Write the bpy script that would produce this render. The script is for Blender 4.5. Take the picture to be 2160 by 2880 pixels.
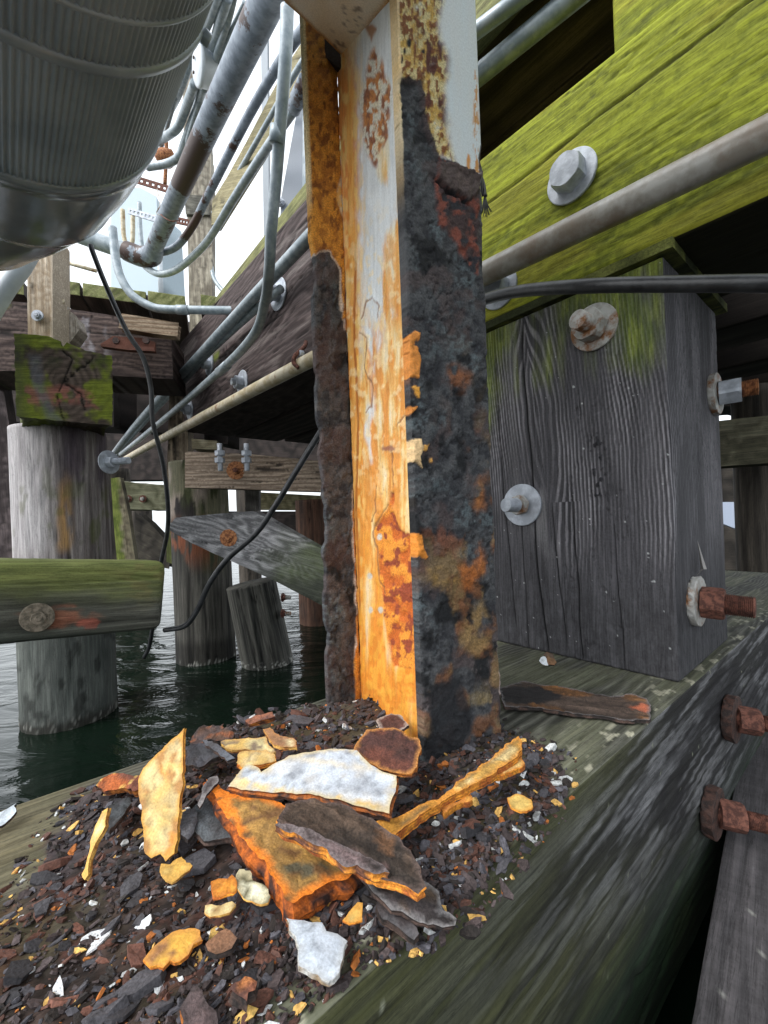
import bpy, math, random
import numpy as np
from mathutils import Vector, Matrix
from mathutils.geometry import delaunay_2d_cdt
random.seed(7)
RNG = np.random.default_rng(7)
PI = math.pi
S = bpy.context.scene
for o in list(bpy.data.objects): bpy.data.objects.remove(o)

# ------------------------------------------------------------ camera
F, CX, CY, ROLL, ZC = 1190.0, 1080.0, 1460.0, math.radians(2.2), 1.0
R_ = np.array([math.cos(ROLL), 0, -math.sin(ROLL)])
U_ = np.array([math.sin(ROLL), 0, math.cos(ROLL)])
Y_ = np.array([0, 1.0, 0])
cam = bpy.data.cameras.new('camera'); co = bpy.data.objects.new('camera', cam)
S.collection.objects.link(co); S.camera = co
m = Matrix(((R_[0], U_[0], 0, 0), (0, 0, -1, 0), (R_[2], U_[2], 0, ZC), (0, 0, 0, 1)))
co.matrix_world = m
cam.sensor_fit = 'VERTICAL'; cam.sensor_height = 36; cam.lens = 36*F/2880
cam.shift_y = -(1440-CY)/2880; cam.shift_x = 0
cam.clip_start = 0.02; cam.clip_end = 3000
S.render.resolution_x = 768; S.render.resolution_y = 1024
# ------------------------------------------------------------ light
SUN_EL, SUN_AZ = math.radians(48), math.radians(-120)     # azimuth from +Y, clockwise
w = bpy.data.worlds.new('World'); S.world = w; w.use_nodes = True
nt = w.node_tree; bg = nt.nodes['Background']
sky = nt.nodes.new('ShaderNodeTexSky'); sky.sky_type = 'NISHITA'; sky.sun_disc = False
sky.sun_elevation = SUN_EL; sky.sun_rotation = SUN_AZ; sky.dust_density = 4; sky.ozone_density = 1
hs = nt.nodes.new('ShaderNodeHueSaturation'); hs.inputs['Saturation'].default_value = .22
nt.links.new(sky.outputs[0], hs.inputs['Color']); nt.links.new(hs.outputs[0], bg.inputs['Color'])
bg.inputs['Strength'].default_value = .10
bg2 = nt.nodes.new('ShaderNodeBackground'); bg2.inputs['Color'].default_value = (.89, .95, 1, 1); bg2.inputs['Strength'].default_value = .62   # thin even cloud
ads = nt.nodes.new('ShaderNodeAddShader'); nt.links.new(bg.outputs[0], ads.inputs[0]); nt.links.new(bg2.outputs[0], ads.inputs[1])
nt.links.new(ads.outputs[0], nt.nodes['World Output'].inputs['Surface'])
sl = bpy.data.lights.new('sun', 'SUN'); sl.energy = .75; sl.angle = math.radians(16); sl.color = (1, .985, .96)
so = bpy.data.objects.new('sun', sl); S.collection.objects.link(so)
sd = Vector((math.cos(SUN_EL)*math.sin(SUN_AZ), math.cos(SUN_EL)*math.cos(SUN_AZ), math.sin(SUN_EL)))
so.rotation_euler = sd.to_track_quat('Z', 'Y').to_euler()
S.view_settings.view_transform = 'Standard'; S.view_settings.look = 'None'
S.view_settings.exposure = 0.9; S.view_settings.gamma = 1
S.cycles.max_bounces = 8

# ------------------------------------------------------------ pixel helpers (photograph pixels -> places)
def ray(x, y): return (x-CX)/F*R_ + (CY-y)/F*U_ + Y_
WZ = .21      # water level
def at(x, y, d): return np.array([0, 0, ZC]) + ray(x, y)*d*1.24
def onz(x, y, z):
    r = ray(x, y); return np.array([0, 0, ZC]) + r*(z-ZC)/r[2]
def onp(x, y, p0, n):
    r = ray(x, y); c = np.array([0, 0, ZC]); return c + r*(np.dot(np.asarray(p0)-c, n)/np.dot(r, n))
def proj(P):
    Q = P-np.array([0, 0, ZC]); d = np.maximum(Q[:, 1], .02)
    return CX+F*(Q@R_)/d, CY-F*(Q@U_)/d
def unit(v): v = np.asarray(v, float); return v/np.linalg.norm(v)
def c3(*a): return np.array(a, float)

# ------------------------------------------------------------ numeric noise
def _h(ix, iy, iz):
    h = (ix.astype(np.int64)*374761393 + iy.astype(np.int64)*668265263 + iz.astype(np.int64)*2147483647*3) & 0xffffffff
    h = ((h ^ (h >> 13))*1274126177) & 0xffffffff
    h = ((h ^ (h >> 16))*2246822519) & 0xffffffff
    return ((h ^ (h >> 15)) & 0xffffff)/float(0xffffff)
def vn(x, y, z=None):
    z = np.zeros_like(x) if z is None else z
    fx, fy, fz = np.floor(x), np.floor(y), np.floor(z)
    a, b, c = x-fx, y-fy, z-fz
    a, b, c = [t*t*t*(t*(t*6-15)+10) for t in (a, b, c)]
    r = 0
    for i in (0, 1):
        for j in (0, 1):
            for k in (0, 1):
                r = r + _h(fx+i, fy+j, fz+k)*(a if i else 1-a)*(b if j else 1-b)*(c if k else 1-c)
    return r
def fbm(x, y, z=None, o=4, s=0.0):
    r = 0; A = 1; t = 0
    z = np.zeros_like(x) if z is None else z
    for i in range(o):
        r = r + A*vn(x*2**i+17.3*i+s, y*2**i-9.1*i+s*1.7, z*2**i+5.7*i); t += A; A *= .5
    return r/t
def sm(a, b, x): t = np.clip((x-a)/(b-a), 0, 1); return t*t*(3-2*t)
def mix(a, b, t):
    a = np.asarray(a, float); b = np.asarray(b, float); t = np.asarray(t)[:, None]
    return a*(1-t)+b*t
def inpoly(x, y, poly):
    r = np.zeros(len(x), bool); n = len(poly)
    for i in range(n):
        x1, y1 = poly[i]; x2, y2 = poly[(i+1) % n]
        if y1 == y2: continue
        c = (y1 > y) != (y2 > y)
        r ^= c & (x < (x2-x1)*(y-y1)/(y2-y1)+x1)
    return r
def pdist(x, y, poly, closed=True):
    d = np.full(len(x), 1e9); n = len(poly)
    for i in range(n if closed else n-1):
        x1, y1 = poly[i]; x2, y2 = poly[(i+1) % n]
        dx, dy = x2-x1, y2-y1; L = dx*dx+dy*dy+1e-9
        t = np.clip(((x-x1)*dx+(y-y1)*dy)/L, 0, 1)
        d = np.minimum(d, np.hypot(x-x1-t*dx, y-y1-t*dy))
    return d
def pm(x, y, poly, soft=8):     # signed mask of a patch, 0..1
    d = pdist(x, y, poly); s = np.where(inpoly(x, y, poly), d, -d)
    return sm(-soft, soft, s)

# ------------------------------------------------------------ materials
def newmat(name):
    M = bpy.data.materials.new(name); M.use_nodes = True
    n = M.node_tree; return M, n, n.nodes['Principled BSDF']
def N(n, t, **k):
    x = n.nodes.new(t)
    for a, b in k.items(): setattr(x, a, b)
    return x
def wood_shader():
    M, n, b = newmat('weathered_wood'); L = n.links.new
    col = N(n, 'ShaderNodeAttribute', attribute_name='col'); gr = N(n, 'ShaderNodeAttribute', attribute_name='gr')
    mp = N(n, 'ShaderNodeMapping'); mp.inputs['Scale'].default_value = (9, 330, 330); L(gr.outputs['Vector'], mp.inputs['Vector'])
    n1 = N(n, 'ShaderNodeTexNoise'); n1.inputs['Scale'].default_value = 1; n1.inputs['Detail'].default_value = 6; n1.inputs['Roughness'].default_value = .65
    L(mp.outputs[0], n1.inputs['Vector'])
    n2 = N(n, 'ShaderNodeTexNoise'); n2.inputs['Scale'].default_value = 260; n2.inputs['Detail'].default_value = 5; L(gr.outputs['Vector'], n2.inputs['Vector'])
    ad = N(n, 'ShaderNodeMath', operation='MULTIPLY_ADD'); L(n1.outputs[0], ad.inputs[0]); ad.inputs[1].default_value = .7
    m2 = N(n, 'ShaderNodeMath', operation='MULTIPLY'); L(n2.outputs[0], m2.inputs[0]); m2.inputs[1].default_value = .3; L(m2.outputs[0], ad.inputs[2])
    mp3 = N(n, 'ShaderNodeMapping'); mp3.inputs['Scale'].default_value = (4, 95, 95); L(gr.outputs['Vector'], mp3.inputs['Vector'])
    n3 = N(n, 'ShaderNodeTexNoise'); n3.inputs['Scale'].default_value = 1; n3.inputs['Detail'].default_value = 7; n3.inputs['Roughness'].default_value = .7; n3.inputs['Distortion'].default_value = .4
    L(mp3.outputs[0], n3.inputs['Vector'])
    ad0 = ad; ad = N(n, 'ShaderNodeMath', operation='MULTIPLY_ADD'); L(n3.outputs[0], ad.inputs[0]); ad.inputs[1].default_value = .45
    mm0 = N(n, 'ShaderNodeMath', operation='MULTIPLY'); L(ad0.outputs[0], mm0.inputs[0]); mm0.inputs[1].default_value = .55; L(mm0.outputs[0], ad.inputs[2])
    # hairline splits
    ab = N(n, 'ShaderNodeMath', operation='SUBTRACT'); L(n3.outputs[0], ab.inputs[0]); ab.inputs[1].default_value = .5
    ab2 = N(n, 'ShaderNodeMath', operation='ABSOLUTE'); L(ab.outputs[0], ab2.inputs[0])
    sp = N(n, 'ShaderNodeMapRange'); sp.inputs['From Min'].default_value = 0; sp.inputs['From Max'].default_value = .018; sp.inputs['To Min'].default_value = .45; sp.inputs['To Max'].default_value = 1; L(ab2.outputs[0], sp.inputs['Value'])
    mr0 = N(n, 'ShaderNodeMapRange'); mr0.inputs['From Min'].default_value = .36; mr0.inputs['From Max'].default_value = .64
    mr0.inputs['To Min'].default_value = .45; mr0.inputs['To Max'].default_value = 1.5; L(ad.outputs[0], mr0.inputs['Value'])
    mr = N(n, 'ShaderNodeMath', operation='MULTIPLY'); L(mr0.outputs[0], mr.inputs[0]); L(sp.outputs[0], mr.inputs[1])
    mx = N(n, 'ShaderNodeVectorMath', operation='SCALE'); L(col.outputs['Color'], mx.inputs[0]); L(mr.outputs[0], mx.inputs['Scale'])
    L(mx.outputs[0], b.inputs['Base Color']); b.inputs['Roughness'].default_value = .82; b.inputs['Specular IOR Level'].default_value = .3
    bp = N(n, 'ShaderNodeBump'); bp.inputs['Strength'].default_value = .7; bp.inputs['Distance'].default_value = .0018
    L(ad.outputs[0], bp.inputs['Height']); L(bp.outputs[0], b.inputs['Normal'])
    return M
def crust_shader(name='rust_and_paint', sc=420, dist=.0013, lo=.6, hi=1.35):
    M, n, b = newmat(name); L = n.links.new
    col = N(n, 'ShaderNodeAttribute', attribute_name='col'); gr = N(n, 'ShaderNodeAttribute', attribute_name='gr'); rg = N(n, 'ShaderNodeAttribute', attribute_name='rg')
    n1 = N(n, 'ShaderNodeTexNoise'); n1.inputs['Scale'].default_value = sc; n1.inputs['Detail'].default_value = 6; n1.inputs['Roughness'].default_value = .6
    L(gr.outputs['Vector'], n1.inputs['Vector'])
    v1 = N(n, 'ShaderNodeTexVoronoi'); v1.inputs['Scale'].default_value = sc*.6; L(gr.outputs['Vector'], v1.inputs['Vector'])
    mr = N(n, 'ShaderNodeMapRange'); mr.inputs['From Min'].default_value = .35; mr.inputs['From Max'].default_value = .65
    mr.inputs['To Min'].default_value = lo; mr.inputs['To Max'].default_value = hi; L(n1.outputs[0], mr.inputs['Value'])
    # rougher surfaces (rg high) take more grain
    one = N(n, 'ShaderNodeMix'); one.data_type = 'FLOAT'; L(rg.outputs['Fac'], one.inputs[0]); one.inputs[2].default_value = 1; L(mr.outputs[0], one.inputs[3])
    mx = N(n, 'ShaderNodeVectorMath', operation='SCALE'); L(col.outputs['Color'], mx.inputs[0]); L(one.outputs[0], mx.inputs['Scale'])
    L(mx.outputs[0], b.inputs['Base Color'])
    r2 = N(n, 'ShaderNodeMapRange'); r2.inputs['To Min'].default_value = .38; r2.inputs['To Max'].default_value = .92; L(rg.outputs['Fac'], r2.inputs['Value']); L(r2.outputs[0], b.inputs['Roughness'])
    h = N(n, 'ShaderNodeMath', operation='MULTIPLY_ADD'); L(v1.outputs['Distance'], h.inputs[0]); h.inputs[1].default_value = .5; L(n1.outputs[0], h.inputs[2])
    bp = N(n, 'ShaderNodeBump'); bp.inputs['Distance'].default_value = dist
    bs = N(n, 'ShaderNodeMapRange'); bs.inputs['To Min'].default_value = .12; bs.inputs['To Max'].default_value = .9; L(rg.outputs['Fac'], bs.inputs['Value']); L(bs.outputs[0], bp.inputs['Strength'])
    L(h.outputs[0], bp.inputs['Height']); L(bp.outputs[0], b.inputs['Normal'])
    b.inputs['Specular IOR Level'].default_value = .4
    return M
def two_tone(name, a, b_, scale=20, rough=.5, metal=0.0, lo=.42, hi=.58, bump=.0006, stretch=(1, 1, 1), spec=.5, c=None, cs=6, clo=.6, chi=.66):
    M, n, b = newmat(name); L = n.links.new
    tc = N(n, 'ShaderNodeTexCoord'); mp = N(n, 'ShaderNodeMapping'); mp.inputs['Scale'].default_value = stretch; L(tc.outputs['Object'], mp.inputs['Vector'])
    n1 = N(n, 'ShaderNodeTexNoise'); n1.inputs['Scale'].default_value = scale; n1.inputs['Detail'].default_value = 8; n1.inputs['Roughness'].default_value = .6; L(mp.outputs[0], n1.inputs['Vector'])
    rp = N(n, 'ShaderNodeValToRGB'); rp.color_ramp.elements[0].position = lo; rp.color_ramp.elements[1].position = hi
    rp.color_ramp.elements[0].color = (*a, 1); rp.color_ramp.elements[1].color = (*b_, 1); L(n1.outputs[0], rp.inputs[0])
    out = rp.outputs[0]
    if c is not None:
        n3 = N(n, 'ShaderNodeTexNoise'); n3.inputs['Scale'].default_value = cs; n3.inputs['Detail'].default_value = 7; n3.inputs['Roughness'].default_value = .7; L(tc.outputs['Object'], n3.inputs['Vector'])
        r3 = N(n, 'ShaderNodeMapRange'); r3.inputs['From Min'].default_value = clo; r3.inputs['From Max'].default_value = chi; L(n3.outputs[0], r3.inputs['Value'])
        mm = N(n, 'ShaderNodeMix'); mm.data_type = 'RGBA'; L(r3.outputs[0], mm.inputs[0]); L(out, mm.inputs[6]); mm.inputs[7].default_value = (*c, 1); out = mm.outputs[2]
    L(out, b.inputs['Base Color']); b.inputs['Roughness'].default_value = rough; b.inputs['Metallic'].default_value = metal; b.inputs['Specular IOR Level'].default_value = spec
    n2 = N(n, 'ShaderNodeTexNoise'); n2.inputs['Scale'].default_value = scale*6; n2.inputs['Detail'].default_value = 6; L(mp.outputs[0], n2.inputs['Vector'])
    bp = N(n, 'ShaderNodeBump'); bp.inputs['Strength'].default_value = .6; bp.inputs['Distance'].default_value = bump; L(n2.outputs[0], bp.inputs['Height']); L(bp.outputs[0], b.inputs['Normal'])
    return M
WOOD = wood_shader(); CRUST = crust_shader(); CHIP = crust_shader('rust_chips', 520, .001, .55, 1.4)
GALV = two_tone('galvanised_steel', (.34, .37, .42), (.50, .54, .60), 40, .5, .25)
GALVR = two_tone('galvanised_steel_turning_rusty', (.34, .33, .30), (.50, .50, .48), 55, .6, .2, c=(.26, .12, .05), cs=30, clo=.5, chi=.62)
CONDUIT = two_tone('galvanised_conduit', (.24, .29, .32), (.36, .41, .44), 34, .42, .2, bump=.0003)
CONDUITR = two_tone('dull_conduit_with_brown_stains', (.15, .18, .22), (.24, .28, .33), 30, .5, .15, c=(.050, .026, .02), cs=3.0, clo=.525, chi=.55, bump=.0003)
YELPIPE = two_tone('tan_conduit', (.40, .33, .20), (.55, .50, .38), 30, .5, .05, c=(.26, .13, .06), cs=14, clo=.58, chi=.68)
GREYPIPE = two_tone('dull_grey_tan_conduit', (.34, .31, .27), (.50, .49, .46), 22, .40, .05, c=(.27, .19, .13), cs=6, clo=.5, chi=.7, bump=.0003)
RUSTB = two_tone('rusty_bolt_steel', (.07, .026, .018), (.19, .075, .05), 120, .85, 0, bump=.002)
RUSTO = two_tone('orange_rusted_steel', (.17, .06, .025), (.46, .20, .08), 90, .85, 0, bump=.002)
DARKR = two_tone('dark_wet_rust', (.022, .013, .011), (.075, .035, .025), 90, .7, 0, bump=.002)
MOSSB = two_tone('grimy_mossy_steel', (.10, .085, .06), (.24, .20, .15), 60, .8, 0, bump=.002)
RUBBER = two_tone('black_cable_rubber', (.012, .013, .015), (.03, .032, .035), 40, .38, 0, c=(.12, .11, .10), cs=60, clo=.68, chi=.75)
DUCTM = two_tone('dull_aluminium_jacket', (.42, .48, .56), (.54, .60, .68), 8, .34, .12)
ELBM = two_tone('smooth_aluminium_elbow', (.36, .41, .47), (.46, .51, .57), 5, .18, .4)
PAINT = two_tone('pale_grey_paint', (.55, .60, .64), (.65, .70, .74), 10, .6)

def water_mat():
    M, n, b = newmat('harbour_water'); L = n.links.new
    b.inputs['Base Color'].default_value = (.004, .010, .006, 1); b.inputs['Roughness'].default_value = .04; b.inputs['IOR'].default_value = 1.33
    tc = N(n, 'ShaderNodeTexCoord'); mp = N(n, 'ShaderNodeMapping'); mp.inputs['Scale'].default_value = (1, 2.2, 1); mp.inputs['Rotation'].default_value = (0, 0, .5)
    L(tc.outputs['Object'], mp.inputs['Vector'])
    n1 = N(n, 'ShaderNodeTexNoise'); n1.inputs['Scale'].default_value = 3.2; n1.inputs['Detail'].default_value = 5; n1.inputs['Distortion'].default_value = .8; L(mp.outputs[0], n1.inputs['Vector'])
    bp = N(n, 'ShaderNodeBump'); bp.inputs['Strength'].default_value = .9; bp.inputs['Distance'].default_value = .022; L(n1.outputs[0], bp.inputs['Height']); L(bp.outputs[0], b.inputs['Normal'])
    return M
WATER = water_mat()

# ------------------------------------------------------------ object builders
def tag(o, label=None, cat=None, group=None, kind=None):
    for k, v in (('label', label), ('category', cat), ('group', group), ('kind', kind)):
        if v: o[k] = v
    return o
def empty(name, loc, label, cat, group=None):
    o = bpy.data.objects.new(name, None); S.collection.objects.link(o); o.location = loc; o.empty_display_size = .05
    return tag(o, label, cat, group)
def mesh(name, V, Fc, mat, parent=None, col=None, rg=None, gr=None, smooth=True):
    V = np.asarray(V, float)
    off = np.array(parent.matrix_world.translation) if parent else np.zeros(3)
    if parent:
        q = parent; off = np.zeros(3)
        while q: off = off+np.array(q.location); q = q.parent
    me = bpy.data.meshes.new(name); loops = []; tot = []
    for f in Fc: pass
    if isinstance(Fc, np.ndarray): fl = Fc.reshape(-1); tot = np.full(len(Fc), Fc.shape[1])
    else: fl = np.array([i for f in Fc for i in f]); tot = np.array([len(f) for f in Fc])
    me.vertices.add(len(V)); me.vertices.foreach_set('co', (V-off).ravel().astype(np.float32))
    me.loops.add(len(fl)); me.loops.foreach_set('vertex_index', fl.astype(np.int32))
    me.polygons.add(len(tot)); me.polygons.foreach_set('loop_start', np.concatenate([[0], np.cumsum(tot)[:-1]]).astype(np.int32))
    me.update(calc_edges=True); me.validate()
    me.polygons.foreach_set('use_smooth', np.full(len(me.polygons), smooth))
    if len(me.vertices) == len(V):
        if col is not None:
            a = me.attributes.new('col', 'FLOAT_COLOR', 'POINT'); c = np.ones((len(V), 4), np.float32); c[:, :3] = np.clip(col, 0, 1); a.data.foreach_set('color', c.ravel())
        if rg is not None:
            a = me.attributes.new('rg', 'FLOAT', 'POINT'); a.data.foreach_set('value', np.broadcast_to(np.asarray(rg, np.float32), (len(V),)).copy())
        if gr is not None:
            a = me.attributes.new('gr', 'FLOAT_VECTOR', 'POINT'); a.data.foreach_set('vector', np.asarray(gr, np.float32).ravel())
    me.materials.append(mat)
    o = bpy.data.objects.new(name, me); S.collection.objects.link(o)
    if parent: o.parent = parent
    return o
class Acc:
    def __init__(s): s.V = []; s.F = []; s.n = 0; s.c = []; s.r = []; s.g = []
    def add(s, V, Fc, c=None, r=None, g=None):
        V = np.asarray(V, float); s.F += [tuple(int(i)+s.n for i in f) for f in Fc]; s.n += len(V); s.V.append(V)
        s.c.append(np.broadcast_to(np.asarray(c if c is not None else (.5, .5, .5), float), (len(V), 3)))
        s.r.append(np.broadcast_to(np.asarray(r if r is not None else .8, float), (len(V),))); s.g.append(V if g is None else g)
    def build(s, name, mat, parent=None, smooth=False):
        return mesh(name, np.concatenate(s.V), s.F, mat, parent, np.concatenate(s.c), np.concatenate(s.r), np.concatenate(s.g), smooth)
def gridF(nu, nv, o=0):
    i = np.arange(nu-1)[:, None]*nv+np.arange(nv-1)[None, :]; i = i.ravel()+o
    return np.stack([i, i+nv, i+nv+1, i+1], 1)
def lines(L, step, r):
    n = max(2, int(L/step)); a = np.linspace(r, L-r, n); return np.concatenate([[0, r*.3, r*.65], a, [L-r*.65, L-r*.3, L]])
def roundbox(name, O, ax, ay, az, L, fn, mat=None, parent=None, step=.004, dense=None, r=.003, seed=0):
    """timber: O corner, ax is the grain direction. fn(G, N, PX, PY, face) -> col, disp, rough. dense: {face: step}"""
    ax, ay, az = unit(ax), unit(ay), unit(az); O = np.asarray(O, float); L = np.asarray(L, float)
    Vs, Fs, C, Rg, G = [], [], [], [], []; n0 = 0
    for face in range(6):
        k = face//2; hi = face % 2; i, j = [t for t in range(3) if t != k]
        st = (dense or {}).get(face, step)
        a = lines(L[i], st, r); b = lines(L[j], st, r)
        A, B = np.meshgrid(a, b, indexing='ij'); P = np.zeros((A.size, 3)); P[:, i] = A.ravel(); P[:, j] = B.ravel(); P[:, k] = L[k] if hi else 0
        inner = np.clip(P, r, L-r); d = P-inner; nn = d/np.maximum(np.linalg.norm(d, axis=1), 1e-9)[:, None]
        Q = inner+nn*r
        W = O+Q[:, :1]*ax+Q[:, 1:2]*ay+Q[:, 2:]*az; NW = nn[:, :1]*ax+nn[:, 1:2]*ay+nn[:, 2:]*az
        px, py = proj(W); col, disp, rg = fn(Q, nn, px, py, face)
        # keep the seams closed
        e = np.minimum(np.minimum(P[:, i], L[i]-P[:, i]), np.minimum(P[:, j], L[j]-P[:, j])); disp = disp*sm(0, r*1.5, e)
        W = W+NW*disp[:, None]
        Vs.append(W); Fc = gridF(len(a), len(b), n0)
        flip = (np.linalg.det(np.array([ax, ay, az])) > 0) == ((k == 1) ^ bool(hi))
        if not flip: Fc = Fc[:, ::-1]
        Fs.append(Fc); n0 += len(W); C.append(col); Rg.append(np.broadcast_to(rg, (len(W),))); G.append(Q+seed*3.1)
    return mesh(name, np.concatenate(Vs), np.concatenate(Fs), mat or WOOD, parent, np.concatenate(C), np.concatenate(Rg), np.concatenate(G))

def wood(G, seed, dark, light, pitch=.009, warp=.02, knots=(), crack=.5, gray=.3, ax=1, ring=1.0):
    """weathered wood: colour, height. G local metres, x along the grain"""
    u = G[:, 0]; v = G[:, 1]+G[:, 2]*.83
    v = v+.0
    wv = (fbm(u*2.2, v*7, s=seed, o=4)-.5)*warp*2+(fbm(u*9, v*25, s=seed+3, o=2)-.5)*warp*.25
    for (ku, kv, kr) in knots:
        q = np.hypot((u-ku)*.45, v-kv); wv = wv+kr*1.6*np.exp(-(q/kr)**2/2)*np.sign(v-kv+1e-6)*(1-np.exp(-(q/(kr*.35))**2))
    g = (v+wv)/pitch
    ri = .5+.5*np.sin(2*PI*g+fbm(u*3, v*20, s=seed+1)*2)
    ri = ri**1.5*(.35+.9*fbm(u*5, v*40, s=seed+5, o=3))
    t = np.clip(ri*ring*1.25+(fbm(u*3, v*9, s=seed+8)-.5)*1.2*gray+(fbm(u*14, v*260, s=seed+2, o=2)-.5)*.6*(1-ring*.4), 0, 1)
    col = mix(dark, light, t)
    h = (t-.4)*.0012
    n = fbm(u*1.1, v*16, s=seed+11, o=3); ck = np.exp(-((n-.5)/.010)**2)*sm(.45, .62, fbm(u*1.5, v*9, s=seed+12, o=2))*crack*2
    n2 = fbm(u*2.3, v*45, s=seed+21, o=2); ck = np.clip(np.maximum(ck, np.exp(-((n2-.5)/.012)**2)*sm(.55, .7, fbm(u*2, v*12, s=seed+22, o=2))*crack), 0, 1)
    col = col*(1-.8*ck[:, None]); h = h-ck*.003
    for (ku, kv, kr) in knots:
        q = np.hypot((u-ku)*.7, v-kv)/kr; kk = sm(.75, .35, q+.25*(fbm(u*60, v*60, s=seed)-.5)); rr = .5+.5*np.sin(q*26)
        col = mix(col, np.asarray(dark)*(.35+.5*rr[:, None]), kk*.85)
    return col, h
def moss(col, h, G, m, c1, c2, seed, amt=1.0, hh=.001):
    u, v = G[:, 0], G[:, 1]+G[:, 2]*.83
    n = fbm(u*14, v*70, s=seed, o=4); n2 = fbm(u*25, v*60, G[:, 2]*20, s=seed+4, o=4)
    mm = np.clip(sm(.0, .5, m*1.4+(n-.5)*1.3-.25), 0, 1)*amt
    return mix(col, mix(c1, c2, sm(.3, .7, n2)), mm), h+mm*hh*(n2-.2)

def plain_wood(seed, dark, light, **k):
    mo = k.pop('moss', None)
    def fn(Q, nn, px, py, face):
        G = Q.copy()
        c, h = wood(G+seed*1.7, seed, dark, light, **k)
        if mo: c, h = moss(c, h, G+seed, mo[0](px, py), mo[1], mo[2], seed)
        return c, h, .8
    return fn

def slab(name, outline, O, ex, ey, thick, fn, mat=None, parent=None, res=.008, edge=None, ejit=0.0, seed=0, smooth=True, bow=0.0, tier=2, esub=None):
    """outline: 2-D points (metres) in frame O,ex,ey ; thickness goes along -(ex x ey)."""
    rs = np.random.default_rng(seed+100)
    ex = unit(ex); n = unit(np.cross(ex, ey)); ey = np.cross(n, ex)
    ar = sum(outline[i][0]*outline[(i+1) % len(outline)][1]-outline[(i+1) % len(outline)][0]*outline[i][1] for i in range(len(outline)))
    if ar < 0: outline = outline[::-1]
    pts = []
    es = esub or res
    for i in range(len(outline)):
        a = np.array(outline[i]); b = np.array(outline[(i+1) % len(outline)]); L = np.linalg.norm(b-a); k = max(1, int(L/es)); t_ = unit(b-a) if L > 0 else np.zeros(2)
        for j in range(k):
            p = a+(b-a)*j/k
            if ejit: q_ = p*260+seed; p = p+np.array([-t_[1], t_[0]])*ejit*(float(fbm(q_[:1]*.45, q_[1:]*.45, o=4, s=seed)[0])-.5)*6.5
            pts.append(p)
    pts = np.array(pts); nb = len(pts)
    lo, hi = pts.min(0), pts.max(0)
    gx = np.arange(lo[0]+res*.5, hi[0], res); gy = np.arange(lo[1]+res*.5, hi[1], res*.87)
    X, Y = np.meshgrid(gx, gy); X = X+(np.arange(len(gy)) % 2)[:, None]*res*.5
    X = X.ravel()+rs.uniform(-.25, .25, X.size)*res; Y = Y.ravel()+rs.uniform(-.25, .25, Y.size)*res
    ok = inpoly(X, Y, pts); 
    if ok.any(): ok[ok] = pdist(X[ok], Y[ok], pts) > res*.45
    allp = np.concatenate([pts, np.stack([X[ok], Y[ok]], 1)])
    r = delaunay_2d_cdt([Vector(p) for p in allp], [], [list(range(nb))], 1, 1e-7)
    P2 = np.array([list(v) for v in r[0]]); tri = [tuple(f) for f in r[2]]
    orig = r[3]
    be = [i for i, oo in enumerate(orig) if any(q < nb for q in oo)]
    inv = {}
    for i, oo in enumerate(orig):
        for q in oo: inv[q] = i
    ring = []
    for q in range(nb):
        if q in inv and (not ring or ring[-1] != inv[q]): ring.append(inv[q])
    if len(ring) > 2 and ring[0] == ring[-1]: ring.pop()
    G = np.zeros((len(P2), 3)); G[:, :2] = P2
    ed = pdist(P2[:, 0], P2[:, 1], pts)
    bz = bow*(((P2-lo)/(hi-lo+1e-9)-.5)**2).sum(1)
    W0 = O+G[:, :1]*ex+G[:, 1:2]*ey
    px, py = proj(W0)
    col, disp, rg = fn(G, ed, px, py); rg = np.broadcast_to(rg, (len(G),))
    top = W0+n*(disp+bz)[:, None]
    A = Acc(); A.add(top, tri, col, rg, G+seed)
    bot = W0-n*(thick-bz)[:, None]*1.0
    A.add(bot, [t[::-1] for t in tri], col*.6, rg, G+seed+.3)
    # side in tiers (layered edge)
    rr = np.array(ring); prev = top[rr]; dcol = col[rr] if edge is None else None
    cen = W0.mean(0)
    lv = [prev]
    for k in range(1, tier+1):
        t = k/tier; p = top[rr]*(1-t)+bot[rr]*t
        if k < tier: p = p+unit_rows(p-cen)*(rs.normal(-.04, .12)*thick+thick*.2*(fbm(p[:, 0]*90, p[:, 1]*90, p[:, 2]*90+k*7, o=2, s=seed)-.5))[:, None]
        lv.append(p)
    m_ = len(rr)
    for k in range(tier):
        V = np.concatenate([lv[k], lv[k+1]]); Fc = [(i, i+m_, (i+1) % m_+m_, (i+1) % m_) for i in range(m_)]
        if edge is None: cc = np.concatenate([col[rr]*.75]*2)
        else: cc = edge(V, k/tier, rs)*rs.uniform(.6, 1.25)
        A.add(V, Fc, cc, .9, V*1.0+seed)
    return A.build(name, mat or WOOD, parent, smooth=False) if not smooth else _sm(A, name, mat or WOOD, parent)
def _sm(A, name, mat, parent):
    o = A.build(name, mat, parent, smooth=True); return o
def unit_rows(a): return a/np.maximum(np.linalg.norm(a, axis=1), 1e-9)[:, None]
def pslab(name, pix, p0, n, thick, fn, grain=None, **k):
    """outline given where it is seen in the photograph, standing on the plane (p0, n)."""
    n = unit(n); P = [onp(x, y, p0, n) for x, y in pix]
    if np.dot(n, P[0]-np.array([0, 0, ZC])) > 0: n = -n
    g = grain if grain is not None else P[1]-P[0]; g = unit(np.asarray(g)-n*np.dot(g, n)); e2 = np.cross(n, g)
    out = [(np.dot(p-P[0], g), np.dot(p-P[0], e2)) for p in P]
    return slab(name, out, P[0], g, e2, thick, fn, **k)
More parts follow.
